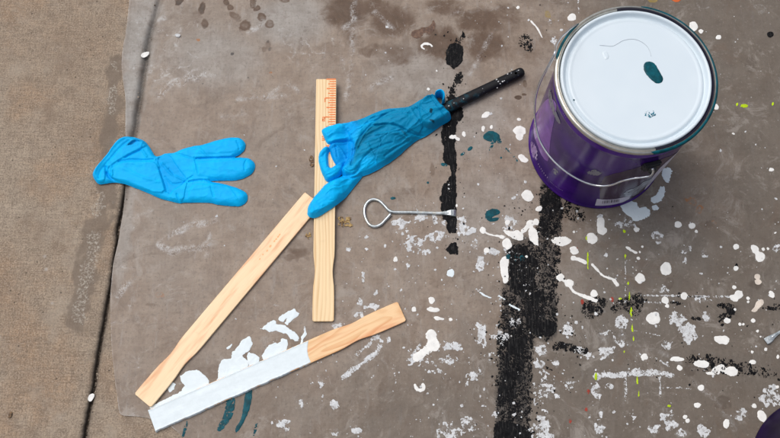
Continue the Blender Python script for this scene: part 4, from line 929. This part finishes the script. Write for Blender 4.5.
bm.faces.new(rings[0]); bm.faces.new(rings[-1][::-1])
bmesh.ops.recalc_face_normals(bm, faces=bm.faces)
me = bpy.data.meshes.new('handle'); bm.to_mesh(me); bm.free()
hobj = bpy.data.objects.new('handle_tmp', me); C.objects.link(hobj)
bm = bmesh.new(); bmesh.ops.create_cone(bm, cap_ends=True, segments=20, radius1=.0016, radius2=.0016, depth=.04)
bmesh.ops.scale(bm, vec=(1, 1.25, 1), verts=bm.verts); bmesh.ops.translate(bm, vec=(0, HL - .0125, .007), verts=bm.verts)
mc = bpy.data.meshes.new('cut'); bm.to_mesh(mc); bm.free(); cut = bpy.data.objects.new('cut', mc); C.objects.link(cut)
md = hobj.modifiers.new('b', 'BOOLEAN'); md.object = cut; md.operation = 'DIFFERENCE'; md.solver = 'EXACT'
dg = bpy.context.evaluated_depsgraph_get(); me2 = bpy.data.meshes.new_from_object(hobj.evaluated_get(dg))
bpy.data.objects.remove(hobj); bpy.data.objects.remove(cut)
n = len(me2.vertices); co = np.empty(n * 3, np.float32); me2.vertices.foreach_get('co', co); co = co.reshape(-1, 3)
at = me2.attributes.new('stain', 'FLOAT', 'POINT'); at.data.foreach_set('value', sstep(.062, .03, co[:, 1]).astype(np.float32))
at = me2.attributes.new('chalk', 'FLOAT', 'POINT'); at.data.foreach_set('value', (sstep(.045, .065, co[:, 1])).astype(np.float32))
me2.name = 'handle'
me2.materials.clear()
hb = link('handle', me2, bmat, brush, smooth=True)
try: hb.data.set_sharp_from_angle(angle=math.radians(40))
except Exception: pass
# white specks standing on the handle
bm = bmesh.new(); ca = brush.rotation_euler.z
for x, y, r_ in [(430 + a / 6.26, 55 + b / 6.26, c) for a, b, c in ((118, 318, .0010), (210, 273, .0008), (418, 152, .0013), (428, 165, .0010), (487, 117, .0011), (555, 95, .0009), (455, 165, .0013), (440, 178, .0009), (432, 215, .0010), (466, 160, .0008), (510, 112, .0006), (150, 300, .0006), (330, 210, .0005))]:
    wx, wy = U1(x, y, .0125); dx_, dy_ = wx - brush.location.x, wy - brush.location.y
    lx = dx_ * math.cos(-ca) - dy_ * math.sin(-ca); ly = dx_ * math.sin(-ca) + dy_ * math.cos(-ca)
    lx = max(-.0058, min(.0058, lx)); zt = .0070 + .0052 * (max(0, 1 - abs(lx / .0064) ** 2.4)) ** .42
    bmesh.ops.create_icosphere(bm, subdivisions=2, radius=1, matrix=Matrix.Translation((lx, ly, zt)) @ Matrix.Diagonal((r_ * .8, r_, .0004, 1)))
me = bpy.data.meshes.new('paint_specks'); bm.to_mesh(me); bm.free(); link('paint_specks', me, M['scuff'], brush)
# ferrule and bristles under the glove
met = mat_simple('dull_steel', (0.42, 0.41, 0.40), .35, 1.0)
bm = bmesh.new(); bmesh.ops.create_cube(bm, size=1, matrix=Matrix.Translation((0, -.056, .0068)) @ Matrix.Diagonal((.020, .022, .009, 1)))
bmesh.ops.bevel(bm, geom=list(bm.edges), offset=.002, segments=2, affect='EDGES')
me = bpy.data.meshes.new('ferrule'); bm.to_mesh(me); bm.free(); link('ferrule', me, met, brush)
bm = bmesh.new(); rr = random.Random(4)
for _ in range(160):
    x = rr.uniform(-.009, .009); z = .0067 + rr.uniform(-.003, .003); l = rr.uniform(.030, .038)
    vs_ = [bm.verts.new(p) for p in ((x - .0003, -.066, z), (x + .0003, -.066, z), (x * 1.1, -.066 - l, z), (x, -.066, z + .0005))]
    bm.faces.new((vs_[0], vs_[1], vs_[2])); bm.faces.new((vs_[1], vs_[3], vs_[2])); bm.faces.new((vs_[3], vs_[0], vs_[2]))
me = bpy.data.meshes.new('bristles'); bm.to_mesh(me); bm.free(); link('bristles', me, mat_simple('dark_bristle', (0.03, 0.05, 0.06), .6), brush)

# ------------------------------------------------------------------ wire tools
steel = N('galvanised_wire')
cs = steel.mix(steel.ramp(steel.noise(180, 4, .7), .4, .65), (0.62, 0.66, 0.67), (0.38, 0.42, 0.43))
cs = steel.mix(steel.ramp(steel.noise(90, 3, .6), .60, .66), cs, (0.66, 0.66, 0.60))
steel = steel.fin(cs, .30, .82, nrm=steel.bump(steel.noise(500, 3), .2, .0003))
def tube(bm, pts, rad, seg=12, squash=None):
    P = [Vector(p) for p in pts]; rings = []
    prev = None
    for i, p in enumerate(P):
        t = (P[min(i + 1, len(P) - 1)] - P[max(i - 1, 0)]).normalized()
        u = t.orthogonal().normalized() if prev is None else (prev - t * prev.dot(t)).normalized()
        prev = u; v = t.cross(u)
        r_ = rad[i] if hasattr(rad, '__len__') else rad
        rings.append([bm.verts.new(p + (u * math.cos(a) + v * math.sin(a)) * r_) for a in [2 * math.pi * k / seg for k in range(seg)]])
    for a, b in zip(rings, rings[1:]):
        for k in range(seg): bm.faces.new((a[k], a[(k + 1) % seg], b[(k + 1) % seg], b[k]))
    bm.faces.new(rings[0][::-1]); bm.faces.new(rings[-1])
    bmesh.ops.recalc_face_normals(bm, faces=bm.faces)
def cr(pts, n=6):
    """Catmull-Rom through 3D points"""
    P = np.array(pts, float); P = np.vstack([2 * P[0] - P[1], P, 2 * P[-1] - P[-2]]); out = []
    for i in range(1, len(P) - 2):
        for k in range(n):
            t = k / n; out.append(.5 * ((2 * P[i]) + (-P[i - 1] + P[i + 1]) * t + (2 * P[i - 1] - 5 * P[i] + 4 * P[i + 1] - P[i + 2]) * t * t + (-P[i - 1] + 3 * P[i] - 3 * P[i + 1] + P[i + 2]) * t ** 3))
    out.append(P[-2]); return np.array(out)
opx = crop(350, 185, 6.5, [(266, 188), (232, 224), (200, 256), (158, 270), (122, 252), (98, 205), (95, 150), (116, 110), (150, 93), (190, 103), (222, 132), (252, 164), (285, 176), (350, 177), (430, 178), (520, 181), (600, 184), (640, 183)])
W2 = U(opx, .0035); O0 = np.array(U1(405, 213))
path = cr([(x - O0[0], y - O0[1], .0034 + (.0006 if i == 0 else 0)) for i, (x, y) in enumerate(W2)])
opener = empty('paint_can_opener', (float(O0[0]), float(O0[1]), 0), 'whole wire paint can opener with a teardrop loop, lying below the brush', 'can opener', 'wire can openers')
bm = bmesh.new(); tube(bm, path, .0018)
me = bpy.data.meshes.new('wire_loop'); bm.to_mesh(me); bm.free(); link('wire_loop', me, steel, opener)
# flattened, flared and hooked tip
tp = U(crop(350, 185, 6.5, [(560, 183), (600, 183), (630, 182), (655, 180), (675, 180), (688, 181)]), .0035) - O0
bm = bmesh.new(); rings = []
for (x, y), hw, hz, zc in zip(tp, (.0016, .0020, .0030, .0042, .0044, .0042), (.0015, .0014, .0010, .0008, .0007, .0005), (.0034, .0034, .0036, .0040, .0036, .0026)):
    rings.append([bm.verts.new((x, y + sy * hw, zc + sz * hz)) for sy, sz in ((-1, -.5), (-.8, 1), (0, 1.1), (.8, 1), (1, -.5), (0, -1))])
for a, b in zip(rings, rings[1:]):
    for k in range(6): bm.faces.new((a[k], a[(k + 1) % 6], b[(k + 1) % 6], b[k]))
bm.faces.new(rings[0][::-1]); bm.faces.new(rings[-1]); bmesh.ops.recalc_face_normals(bm, faces=bm.faces)
bmesh.ops.bevel(bm, geom=list(bm.edges), offset=.0002, segments=1, affect='EDGES')
me = bpy.data.meshes.new('pry_tip'); bm.to_mesh(me); bm.free(); link('pry_tip', me, steel, opener, smooth=False)
# second opener, only its tip reaches into the picture
op2 = opener.copy(); C.objects.link(op2); tag(op2, 'partly hidden wire can opener, only its flat tip showing at the right border', 'can opener', 'wire can openers')
for ch in list(opener.children):
    c = ch.copy(); C.objects.link(c); c.parent = op2
tipl = np.array([tp[-1][0], tp[-1][1]]); tgt = np.array(U1(764.5, 342)); dirw = np.array(U1(780, 332)) - tgt
ang = math.atan2(dirw[1], dirw[0]) - math.pi      # the tool's body lies on its -X side
op2.rotation_euler = (0, 0, ang)
rt = np.array([tipl[0] * math.cos(ang) - tipl[1] * math.sin(ang), tipl[0] * math.sin(ang) + tipl[1] * math.cos(ang)])
op2.location = (float(tgt[0] - rt[0]), float(tgt[1] - rt[1]), .0004)

# ------------------------------------------------------------------ paint can
CX, CY = .2545237, .40849632
pur = N('purple_litho')
pc = pur.mix(pur.ramp(pur.noise(14, 3, .6), .35, .65), (0.026, 0.005, 0.100), (0.062, 0.012, 0.195))
geo = pur.n('ShaderNodeTexCoord'); sepz = pur.n('ShaderNodeSeparateXYZ'); pur.l(geo.outputs['Object'], sepz.inputs[0])
pc = pur.mix(pur.ramp(sepz.outputs['Z'], .168, .172), pc, (0.085, 0.020, 0.24))
pc = pur.mix(pur.ramp(pur.noise(45, 4, .65), .62, .72, 0, .22), pc, (0.16, 0.10, 0.24))
pur = pur.fin(pc, .20, nrm=pur.bump(pur.noise(40, 3, .6), .04, .001), Specular_IOR_Level=.26)
tin = mat_simple('tin_rim', (0.55, 0.53, 0.48), .28, .9, .12)
lidm = N('white_lid')
lc = lidm.mix(lidm.ramp(lidm.noise(9, 3, .6), .4, .65), (0.62, 0.70, 0.755), (0.66, 0.735, 0.785))
lidm = lidm.fin(lc, .34, nrm=lidm.bump(lidm.noise(25, 3, .5), .08, .001))
blackp = mat_simple('black_plastic', (0.012, 0.012, 0.013), .45)
def lathe(name, prof, mat, parent, seg=160, a0=0, a1=2 * math.pi, z0=0):
    full = abs(a1 - a0 - 2 * math.pi) < 1e-6
    n = seg if full else seg + 1
    A = np.array([a0 + (a1 - a0) * k / seg for k in range(n)])
    V = np.array([[(r_ * math.cos(a), r_ * math.sin(a), z) for a in A] for r_, z in prof]).reshape(-1, 3)
    q = []
    for i in range(len(prof) - 1):
        for k in range(n if full else n - 1):
            k2 = (k + 1) % n
            q.append((i * n + k, i * n + k2, (i + 1) * n + k2, (i + 1) * n + k))
    me = raw_mesh(name, V, [np.array(q)])
    bm = bmesh.new(); bm.from_mesh(me); bmesh.ops.remove_doubles(bm, verts=bm.verts, dist=1e-6); bmesh.ops.recalc_face_normals(bm, faces=bm.faces); bm.to_mesh(me); bm.free()
    o = link(name, me, mat, parent)
    try: me.set_sharp_from_angle(angle=math.radians(50))
    except Exception: pass
    return o
mmz = lambda L: [(a / 1000, b / 1000) for a, b in L]
BODYP = mmz([(0, 3), (78, 3), (79, 0.3), (81.5, 0), (83.0, 1), (83.2, 2.6), (82.4, 4.2), (81.4, 5.2), (81.4, 60), (81.4, 120), (81.4, 166), (82.0, 169), (82.3, 171), (82.0, 173), (81.4, 175), (81.4, 182), (81.8, 184)])
RIMP = mmz([(81.5, 182), (82.4, 183.2), (84.2, 184.6), (84.8, 186.5), (84.7, 188.6), (83.8, 190), (82.6, 190.3), (81.9, 189.4), (81.5, 188.8), (81.0, 189.6), (80.4, 189.9), (79.7, 189.2), (79.2, 187.0), (78.7, 184.5), (78.5, 176)])
LIDP = mmz([(78.3, 178), (78.4, 187.5), (78.3, 189.6), (77.4, 190.7), (76.0, 190.9), (74.9, 190.0), (74.2, 188.2), (73.4, 186.0), (71.9, 185.2), (70.9, 185.9), (70.0, 187.5), (68.5, 188.0), (66.6, 187.7), (66.0, 187.55), (64.5, 187.6), (40, 187.8), (15, 187.85), (0, 187.85)])
def make_can(loc, label):
    can = empty('paint_can', (*loc, .0012), label, 'paint can', 'purple paint cans')
    lathe('body', BODYP, pur, can); lathe('rim', RIMP, tin, can); lathe('lid', LIDP, lidm, can)
    return can
can = make_can((CX, CY), 'purple metal paint can with a white lid dabbed with teal paint and a wire bail')
# ray to cylinder: where a point of the photograph falls on the can's side
def on_can(px_, py_, R=.0815):
    v = VD + ((px_ - 390) / CF) * VR + ((219 - py_) / CF) * VU
    o = np.array([0, 0, CH]); ax, ay = o[0] - CX, o[1] - CY
    a = v[0] ** 2 + v[1] ** 2; b = 2 * (ax * v[0] + ay * v[1]); c = ax * ax + ay * ay - R * R
    D = b * b - 4 * a * c
    t = (-b - math.sqrt(D)) / (2 * a) if D > 0 else -b / (2 * a)
    p = o + v * t
    return math.atan2(p[1] - CY, p[0] - CX), p[2] - .0012
def patch(name, px_poly, mat, parent, R=.0817, rough=0, smooth=1, dry=0, label=None, zcl=(.006, .165)):
    q = [on_can(x, y) for x, y in px_poly]
    th = np.unwrap([a for a, z in q]); S_ = np.array([(t * R, min(max(z, zcl[0]), zcl[1])) for t, (a, z) in zip(th, q)])
    if smooth: S_ = smooth_poly(S_, smooth)
    lo = S_.min(0) - .002; hi = S_.max(0) + .002
    X, Y = grid(lo[0], hi[0], lo[1], hi[1], .0006)
    F = sdf_poly(X, Y, S_) + rough * .001 * (fbm(X * 300, Y * 300, 7) - .5) * 2
    if dry: F = np.minimum(F + .0003, (fbm(X * 420, Y * 160, 77, 4, .6) - .38 - dry * .22) * .006 + np.clip(F, -.002, .003) * .2)
    r_ = ms(F, X, Y, dict(k=F))
    if r_ is None: return None
    XX, YY, f, faces = r_
    V = np.stack([R * np.cos(XX / R), R * np.sin(XX / R), YY], -1)
    me = raw_mesh(name, V, faces); o = link(name, me, mat, parent)
    if label: o['label'] = label
    return o
vio_sheen = mat_simple('violet_sheen', (0.20, 0.070, 0.37), .22, 0, .3, 30, .05, Specular_IOR_Level=.35)
vio2 = mat_simple('pale_violet_print', (0.30, 0.18, 0.45), .24, 0, .3, 60, .05, Specular_IOR_Level=.35)
greyp = mat_simple('grey_print', (0.20, 0.19, 0.23), .3, 0, .2, 80, .05)
darkp = mat_simple('plum_print', (0.040, 0.014, 0.060), .2, 0, .3, 60, .05, Specular_IOR_Level=.35)
lab = mat_simple('label_paper', (0.62, 0.58, 0.70), .35, 0, .06)
patch('print_and_sheen', crop(520, 60, 5.478, [(85, 300), (165, 195), (200, 215), (205, 250), (188, 330), (165, 438), (160, 560), (128, 540), (95, 460), (75, 400)]), vio_sheen, can, .08155, .3)  # lighter violet zone: sky reflection on the body, painted as a panel
patch('print_and_sheen', [(618, 172), (660, 158), (680, 150), (676, 165), (655, 185), (640, 197), (612, 205), (600, 204), (600, 178)], darkp, can, .08155, .3, label='dark plum side panel')
patch('brush_stroke', crop(520, 60, 5.478, [(155, 160), (172, 155), (196, 275), (228, 348), (208, 345), (180, 285)]), greyp, can, .0817, .5, dry=.05)
patch('paint_and_sheen', crop(520, 130, 5.478, [(60, 60), (85, 80), (100, 130), (92, 175), (68, 150), (58, 100)]), vio2, can, .0817, 1.2, dry=.3)
patch('paint_and_sheen', crop(600, 130, 5.478, [(120, 350), (150, 328), (215, 305), (240, 280), (285, 262), (290, 285), (255, 300), (215, 335), (200, 352), (150, 370)]), mat_simple('pale_reflection', (0.27, 0.29, 0.35), .25, 0, .3), can, .0818, 1.0, dry=.1)  # pale reflection low on the can's side, drawn as a grey patch
patch('paint_and_sheen', crop(520, 130, 5.478, [(365, 235), (390, 215), (450, 220), (440, 245), (395, 250)]), greyp, can, .0817, 1.0, dry=.45)
patch('paint_and_sheen', crop(520, 130, 5.478, [(175, 210), (205, 215), (210, 245), (185, 240)]), greyp, can, .0817, 1.0, dry=.4)
bc = patch('barcode_label', [(597, 198.6), (606, 199.3), (615, 198.8), (624, 197.0), (631, 194.6), (629, 198.6), (623, 201.8), (614, 204.2), (605, 205.3), (595, 205.2)], lab, can, .0818, .1, 0)
for i in range(11):
    x0 = 14 + i * 8.6 + (i % 3) * 1.4
    patch('barcode_bar', crop(600, 130, 5.478, [(x0, 386 - i * .9), (x0 + 3.5 + (i % 2) * 2.2, 386 - i * .9), (x0 + 1.5 + (i % 2) * 2, 402 - i * 1.1), (x0 - 2, 402 - i * 1.1)]), mat_simple('grey_ink', (0.12, 0.11, 0.15), .4) if i == 0 else bpy.data.materials['grey_ink'], bc, .0820, 0, 0)
patch('side_label', crop(600, 130, 5.478, [(410, 132), (340, 192), (290, 252), (232, 335), (210, 370), (232, 356), (262, 322), (300, 270), (345, 212), (385, 168), (452, 98)]), lab, can, .0818, .1, 1, zcl=(.006, .160))
# small print, too small to read in the photograph
sm = mat_simple('lettering', (0.30, 0.20, 0.45), .35)
def strokes(path_px, n, h, parent, mat):
    P = cr([(x, y, 0) for x, y in path_px], 10)[:, :2]; L = np.concatenate([[0], np.cumsum(np.linalg.norm(np.diff(P, axis=0), axis=1))])
    V = []; Q = []; rr = random.Random(n)
    for k in range(n):
        s0 = L[-1] * (k + .15) / n; s1 = L[-1] * (k + .75) / n
        for sgm in range(3):
            a = s0 + (s1 - s0) * rr.random() * .6; b_ = a + (s1 - s0) * .28; y0 = rr.choice((0, .0, .4)) * h; y1 = h * rr.choice((.6, 1, 1))
            vs_ = []
            for s_, hh in ((a, y0), (b_, y0), (b_, y1), (a, y1)):
                x = np.interp(s_, L, P[:, 0]); y = np.interp(s_, L, P[:, 1]); th, z = on_can(x, y); z += hh
                vs_.append((.08185 * math.cos(th), .08185 * math.sin(th), z))
            b0 = len(V); V += vs_; Q.append((b0, b0 + 1, b0 + 2, b0 + 3))
    me = raw_mesh('lettering', np.array(V), [np.array(Q)]); return link('lettering', me, mat, parent)
strokes(crop(520, 130, 5.478, [(98, 185), (115, 215), (135, 245), (155, 268)]), 7, .0042, can, sm)
strokes(crop(520, 130, 5.478, [(165, 282), (190, 305), (215, 322), (236, 334)]), 14, .0020, can, sm)
strokes(crop(520, 60, 5.478, [(215, 265), (232, 290), (255, 320)]), 6, .0026, can, sm)
# teal on the rim
def rimcoat(a0, a1, parent, full=True):
    prof = mmz([(82.6, 182.6), (84.7, 184.2), (85.3, 186.5), (85.2, 188.9), (84.1, 190.6), (82.6, 190.9), (81.7, 190.2), (81.3, 190.2), (80.2, 190.4), (79.6, 189.6)]) if full else mmz([(83.0, 183.0), (84.7, 184.2), (85.3, 186.5), (85.2, 188.9), (84.1, 190.6), (83.0, 190.75), (82.4, 190.3)])
    n = int(abs(a1 - a0) / .02) + 2; A = np.linspace(a0, a1, n); V = []; Q = []
    for i, (r_, z) in enumerate(prof):
        for k, a in enumerate(A):
            tprt = min(1, min(k, n - 1 - k) / 3); w_ = .3 + .7 * tprt
            rc = .0835; V.append(((rc + (r_ - rc) * w_) * math.cos(a), (rc + (r_ - rc) * w_) * math.sin(a), z + (0 if i else -.0012 * float(fbm(np.array([a * 12]), np.array([0.]), 4)[0]))))
    for i in range(len(prof) - 1):
        for k in range(n - 1): Q.append((i * n + k, (i + 1) * n + k, (i + 1) * n + k + 1, i * n + k + 1))
    me = raw_mesh('rim_paint', np.array(V), [np.array(Q)])
    return link('rim_paint', me, M['teal'], parent)
R_ = math.radians
rimcoat(R_(-84), R_(82), can, False); rimcoat(R_(132), R_(166), can, False)
purp = mat_simple('dark_gap_paint', (0.006, 0.004, 0.018), .4)
lathe('rim_groove', mmz([(81.6, 189.1), (81.0, 189.95), (80.0, 190.15), (79.2, 189.0), (78.9, 187.5)]), purp, can, 90, R_(-80), R_(100))
# paint on the lid: dab, prints, hair line
def on_lid(x, y, z=.1878 + .0012): q = U1(x, y, z); return q[0] - CX, q[1] - CY
def lidblob(name, px_poly, mat, h=.0006, rough=.3, dry=0, sm_=2):
    q = np.array([on_lid(x, y) for x, y in smooth_poly(px_poly, sm_)]); lo = q.min(0) - .001; hi = q.max(0) + .001
    X, Y = grid(lo[0], hi[0], lo[1], hi[1], .0003)
    F = sdf_poly(X, Y, q) + rough * .001 * (fbm(X * 500, Y * 500, 3) - .5) * 2
    if dry: F = np.minimum(F, (fbm(X * 900, Y * 900, 8, 3) - .5) * .004)
    XX, YY, f, faces = ms(F, X, Y, dict(z=.18795 + h * np.clip(F / .0015, 0, 1) ** .5))
    return link(name, raw_mesh(name, np.stack([XX, YY, f['z']], -1), faces), mat, lid)
lid = [c for c in can.children if c.name.startswith('lid')][0]
lidblob('teal_dab', crop(585, 0, 3.98, [(232, 268), (236, 250), (252, 244), (272, 248), (284, 262), (298, 288), (312, 312), (308, 326), (292, 334), (274, 328), (250, 304), (236, 286)]), M['teal'], .0009)
lidblob('teal_print', crop(585, 110, 3.98, [(236, 12), (248, 2), (258, 8), (268, -2), (278, 8), (284, 20), (268, 24), (262, 34), (250, 24), (240, 24)]), mat_paint('thin_teal_paint', (0.012, 0.13, 0.19), .4, .4), .0002, .8, 1, 1)
lidblob('teal_print', [(573, 99), (575, 99.5), (574.6, 101), (573, 100.6)], M['teal'], .0003, .1)
P3 = cr([(*on_lid(x, y), .18800) for x, y in crop(585, 0, 3.98, [(58, 180), (85, 182), (108, 184), (130, 174), (150, 162), (180, 156), (210, 160), (238, 176), (255, 198), (263, 224)])], 8)
bm = bmesh.new(); tube(bm, P3, .00022, 6); me = bpy.data.meshes.new('hair'); bm.to_mesh(me); bm.free()
link('hair', me, mat_simple('pale_hair', (0.50, 0.55, 0.60), .5), lid)
lidblob('dried_drip', crop(585, 0, 3.98, [(66, 210), (80, 200), (92, 212), (96, 228), (84, 240), (74, 226)]), lidm, .0004, .5)
# ears and bail
th1, z1 = on_can(650.5, 163.5)
def ear(th, parent):
    bm = bmesh.new()
    bmesh.ops.create_cube(bm, size=1, matrix=Matrix.Diagonal((.007, .020, .013, 1)))
    bmesh.ops.bevel(bm, geom=list(bm.edges), offset=.0018, segments=3, affect='EDGES')
    bmesh.ops.create_cone(bm, cap_ends=True, segments=20, radius1=.0055, radius2=.0045, depth=.006, matrix=Matrix.Translation((.0045, 0, -.001)) @ Matrix.Rotation(math.pi / 2, 4, 'Y'))
    me = bpy.data.meshes.new('ear'); bm.to_mesh(me); bm.free()
    o = link('ear', me, blackp, parent, smooth=False); o.location = (.0838 * math.cos(th), .0838 * math.sin(th), z1); o.rotation_euler = (0, 0, th)
    return o
ear(th1, can); ear(th1 + math.pi, can)
# bail: measured points with an assumed distance from the can's axis
BP = [(652.5, 168.5, .0905), (653, 172, .0925), (650.5, 175.5, .0925), (644, 177, .0915), (634, 178.2, .0905), (622, 181, .0900), (611, 185, .0895), (600, 185.8, .0895), (588, 183.3, .0900), (576, 178, .0905), (564, 170, .0915), (553, 160, .0925), (544.5, 149, .0935), (539, 138, .0945), (535.8, 125, .096), (534.6, 110, .0975), (536, 95, .099), (541, 80, .1005), (548, 67, .1015), (554.5, 54, .1000)]
pts3 = []
for x, y, R in BP:
    a, z = on_can(x, y, R); pts3.append((R * math.cos(a), R * math.sin(a), z))
print('bail', [tuple(round(v * 1000) for v in p) for p in pts3], 'ear', math.degrees(th1), z1)
e2 = th1 + math.pi
last = pts3[-1]
for t in (.10, .22, .35, .7, 1.0):
    a0 = math.atan2(last[1], last[0]); da = (e2 - a0 + math.pi) % (2 * math.pi) - math.pi
    r0 = math.hypot(last[0], last[1]); a = a0 + da * t; R = r0 + (.0850 - r0) * min(1, t * 3.2); pts3.append((R * math.cos(a), R * math.sin(a), last[2] + (.148 - last[2]) * t))
bm = bmesh.new(); tube(bm, cr(pts3, 8), .00125, 10); me = bpy.data.meshes.new('bail'); bm.to_mesh(me); bm.free()
link('bail', me, mat_simple('bail_wire', (0.74, 0.76, 0.80), .22, .9, .05), can)
# second can, just reaching in at the bottom right
c2 = np.array(U1(824, 474)); can2 = make_can((float(c2[0]), float(c2[1])), 'dark purple paint can of which only the lower left edge shows in the corner')

can2.children[0].data.materials[0] = mat_simple('aubergine_litho', (0.012, 0.005, 0.030), .4, 0, .3, 40, .05, Specular_IOR_Level=.15)
# ------------------------------------------------------------------ litter
def flake(name, mat, px_poly, z, label, cat, group=None, curl=.002, thick=.0006, rough=.6, dry=0, sm_=1):
    c = np.mean(np.array(px_poly), 0); ox, oy = U1(c[0], c[1]); q = U(smooth_poly(px_poly, sm_)) - np.array([ox, oy])
    lo = q.min(0) - .001; hi = q.max(0) + .001; X, Y = grid(lo[0], hi[0], lo[1], hi[1], .00035)
    F = sdf_poly(X, Y, q) + rough * .001 * (fbm(X * 500 + ox * 99, Y * 500, 6, 3) - .5) * 2
    if dry: F = np.minimum(F, (fbm(X * 500, Y * 420, 18, 3) - .40) * .004)
    Zt = curl * (fbm(X * 170 + 4, Y * 170, 44, 2) - .3)
    XX, YY, f, faces = ms(F, X, Y, dict(z=np.maximum(Zt, 0))); n = len(XX)
    V = np.vstack([np.stack([XX, YY, f['z'] + thick], -1), np.stack([XX, YY, f['z']], -1)])
    E_ = np.concatenate([np.stack([a, np.roll(a, -1, 1)], -1).reshape(-1, 2) for a in faces]); key = E_.min(1) * (n + 1) + E_.max(1)
    uq, idx_, cnt = np.unique(key, return_index=True, return_counts=True); be = E_[idx_[cnt == 1]]
    me = raw_mesh(name, V, list(faces) + [a[:, ::-1] + n for a in faces] + [np.stack([be[:, 1], be[:, 0], be[:, 0] + n, be[:, 1] + n], 1)])
    me.materials.append(mat); me.shade_smooth(); o = bpy.data.objects.new(name, me); C.objects.link(o); o.location = (ox, oy, z)
    return tag(o, label, cat, group)
dl = N('dry_leaf'); dl = dl.fin(dl.mix(dl.ramp(dl.noise(260, 4, .7), .4, .6), (0.16, 0.085, 0.03), (0.45, 0.30, 0.11)), .7)
dk_ = N('dark_dry_leaf'); dk_ = dk_.fin(dk_.mix(dk_.ramp(dk_.noise(260, 4, .7), .4, .6), (0.07, 0.04, 0.02), (0.20, 0.12, 0.06)), .75)
flake('dried_leaf_bit', dl, crop(300, 150, 5.478, [(203, 370), (235, 366), (245, 378), (268, 366), (282, 380), (268, 395), (290, 415), (286, 428), (255, 418), (225, 424), (205, 408), (222, 395)]), .0015, 'ragged golden dry leaf bit against the right edge of the ruled stirrer', 'dry leaf', 'dry leaf bits', dry=1)
flake('dried_leaf_bit', dl, crop(195, 220, 3.98, [(438, 68), (445, 52), (462, 52), (462, 72), (448, 78)]), .0015, 'tiny golden dry leaf bit between the plain stirrer and the ruled stirrer', 'dry leaf', 'dry leaf bits', dry=1)
flake('dried_leaf_bit', dk_, crop(300, 150, 5.478, [(50, 38), (66, 30), (74, 50), (78, 92), (66, 98), (50, 84), (60, 70), (48, 58)]), .0015, 'dark brown dry leaf bit against the left edge of the ruled stirrer', 'dry leaf', 'dry leaf bits', dry=1)
flake('paint_chip', M['white'], crop(0, 328, 3.98, [(350, 285), (356, 268), (368, 260), (380, 264), (372, 284), (360, 296)]), .0010, 'small white paint chip caught in the joint between the slabs', 'paint chip', 'white paint chips', rough=.2)
flake('paint_chip', M['white'], crop(0, 0, 3.98, [(562, 226), (566, 216), (580, 210), (598, 210), (592, 222), (578, 232), (568, 232)]), .0016, 'small white paint chip on the sheet over the dark line of the joint', 'paint chip', 'white paint chips', rough=.4)
flake('paint_chip', M['scuff'], crop(0, 0, 3.98, [(698, 140), (710, 136), (722, 142), (716, 152), (700, 150)]), .0020, 'dull grey white paint chip right of the bright chip near the top', 'paint chip', 'white paint chips', rough=.4)
bm = bmesh.new(); rr = random.Random(21)
for _ in range(520):
    Yp = rr.uniform(.02, .34) if rr.random() < .85 else rr.uniform(.34, .62)
    Xp = float(joint_x(np.array([Yp]))[0]) + rr.gauss(0, .0022); r_ = rr.uniform(.0004, .0014)
    zz = -.006 - .004 * rr.random() + (abs(Xp - float(joint_x(np.array([Yp]))[0])) > .003) * .006
    bmesh.ops.create_icosphere(bm, subdivisions=1, radius=1, matrix=Matrix.Translation((Xp, Yp, zz)) @ Matrix.Rotation(rr.uniform(0, 3), 4, 'Z') @ Matrix.Diagonal((r_, r_ * rr.uniform(.6, 1.6), r_ * .8, 1)))
me = bpy.data.meshes.new('grit'); bm.to_mesh(me); bm.free()
gm_ = N('grit_stone'); gm_ = gm_.fin(gm_.mix(gm_.ramp(gm_.noise(300, 2), .4, .62), (0.07, 0.05, 0.035), (0.36, 0.29, 0.22)), .9)
tag(link('grit', me, gm_, None, smooth=False), 'loose sandy grit lying in the dark joint between the two slabs', 'grit', kind='stuff')
flake('twig', dk_, crop(0, 328, 3.98, [(33, 356), (42, 332), (52, 336), (42, 360)]), .0004, 'short dark twig bit on the bare concrete at the lower left', 'twig', rough=.2, curl=.0005, thick=.0012)
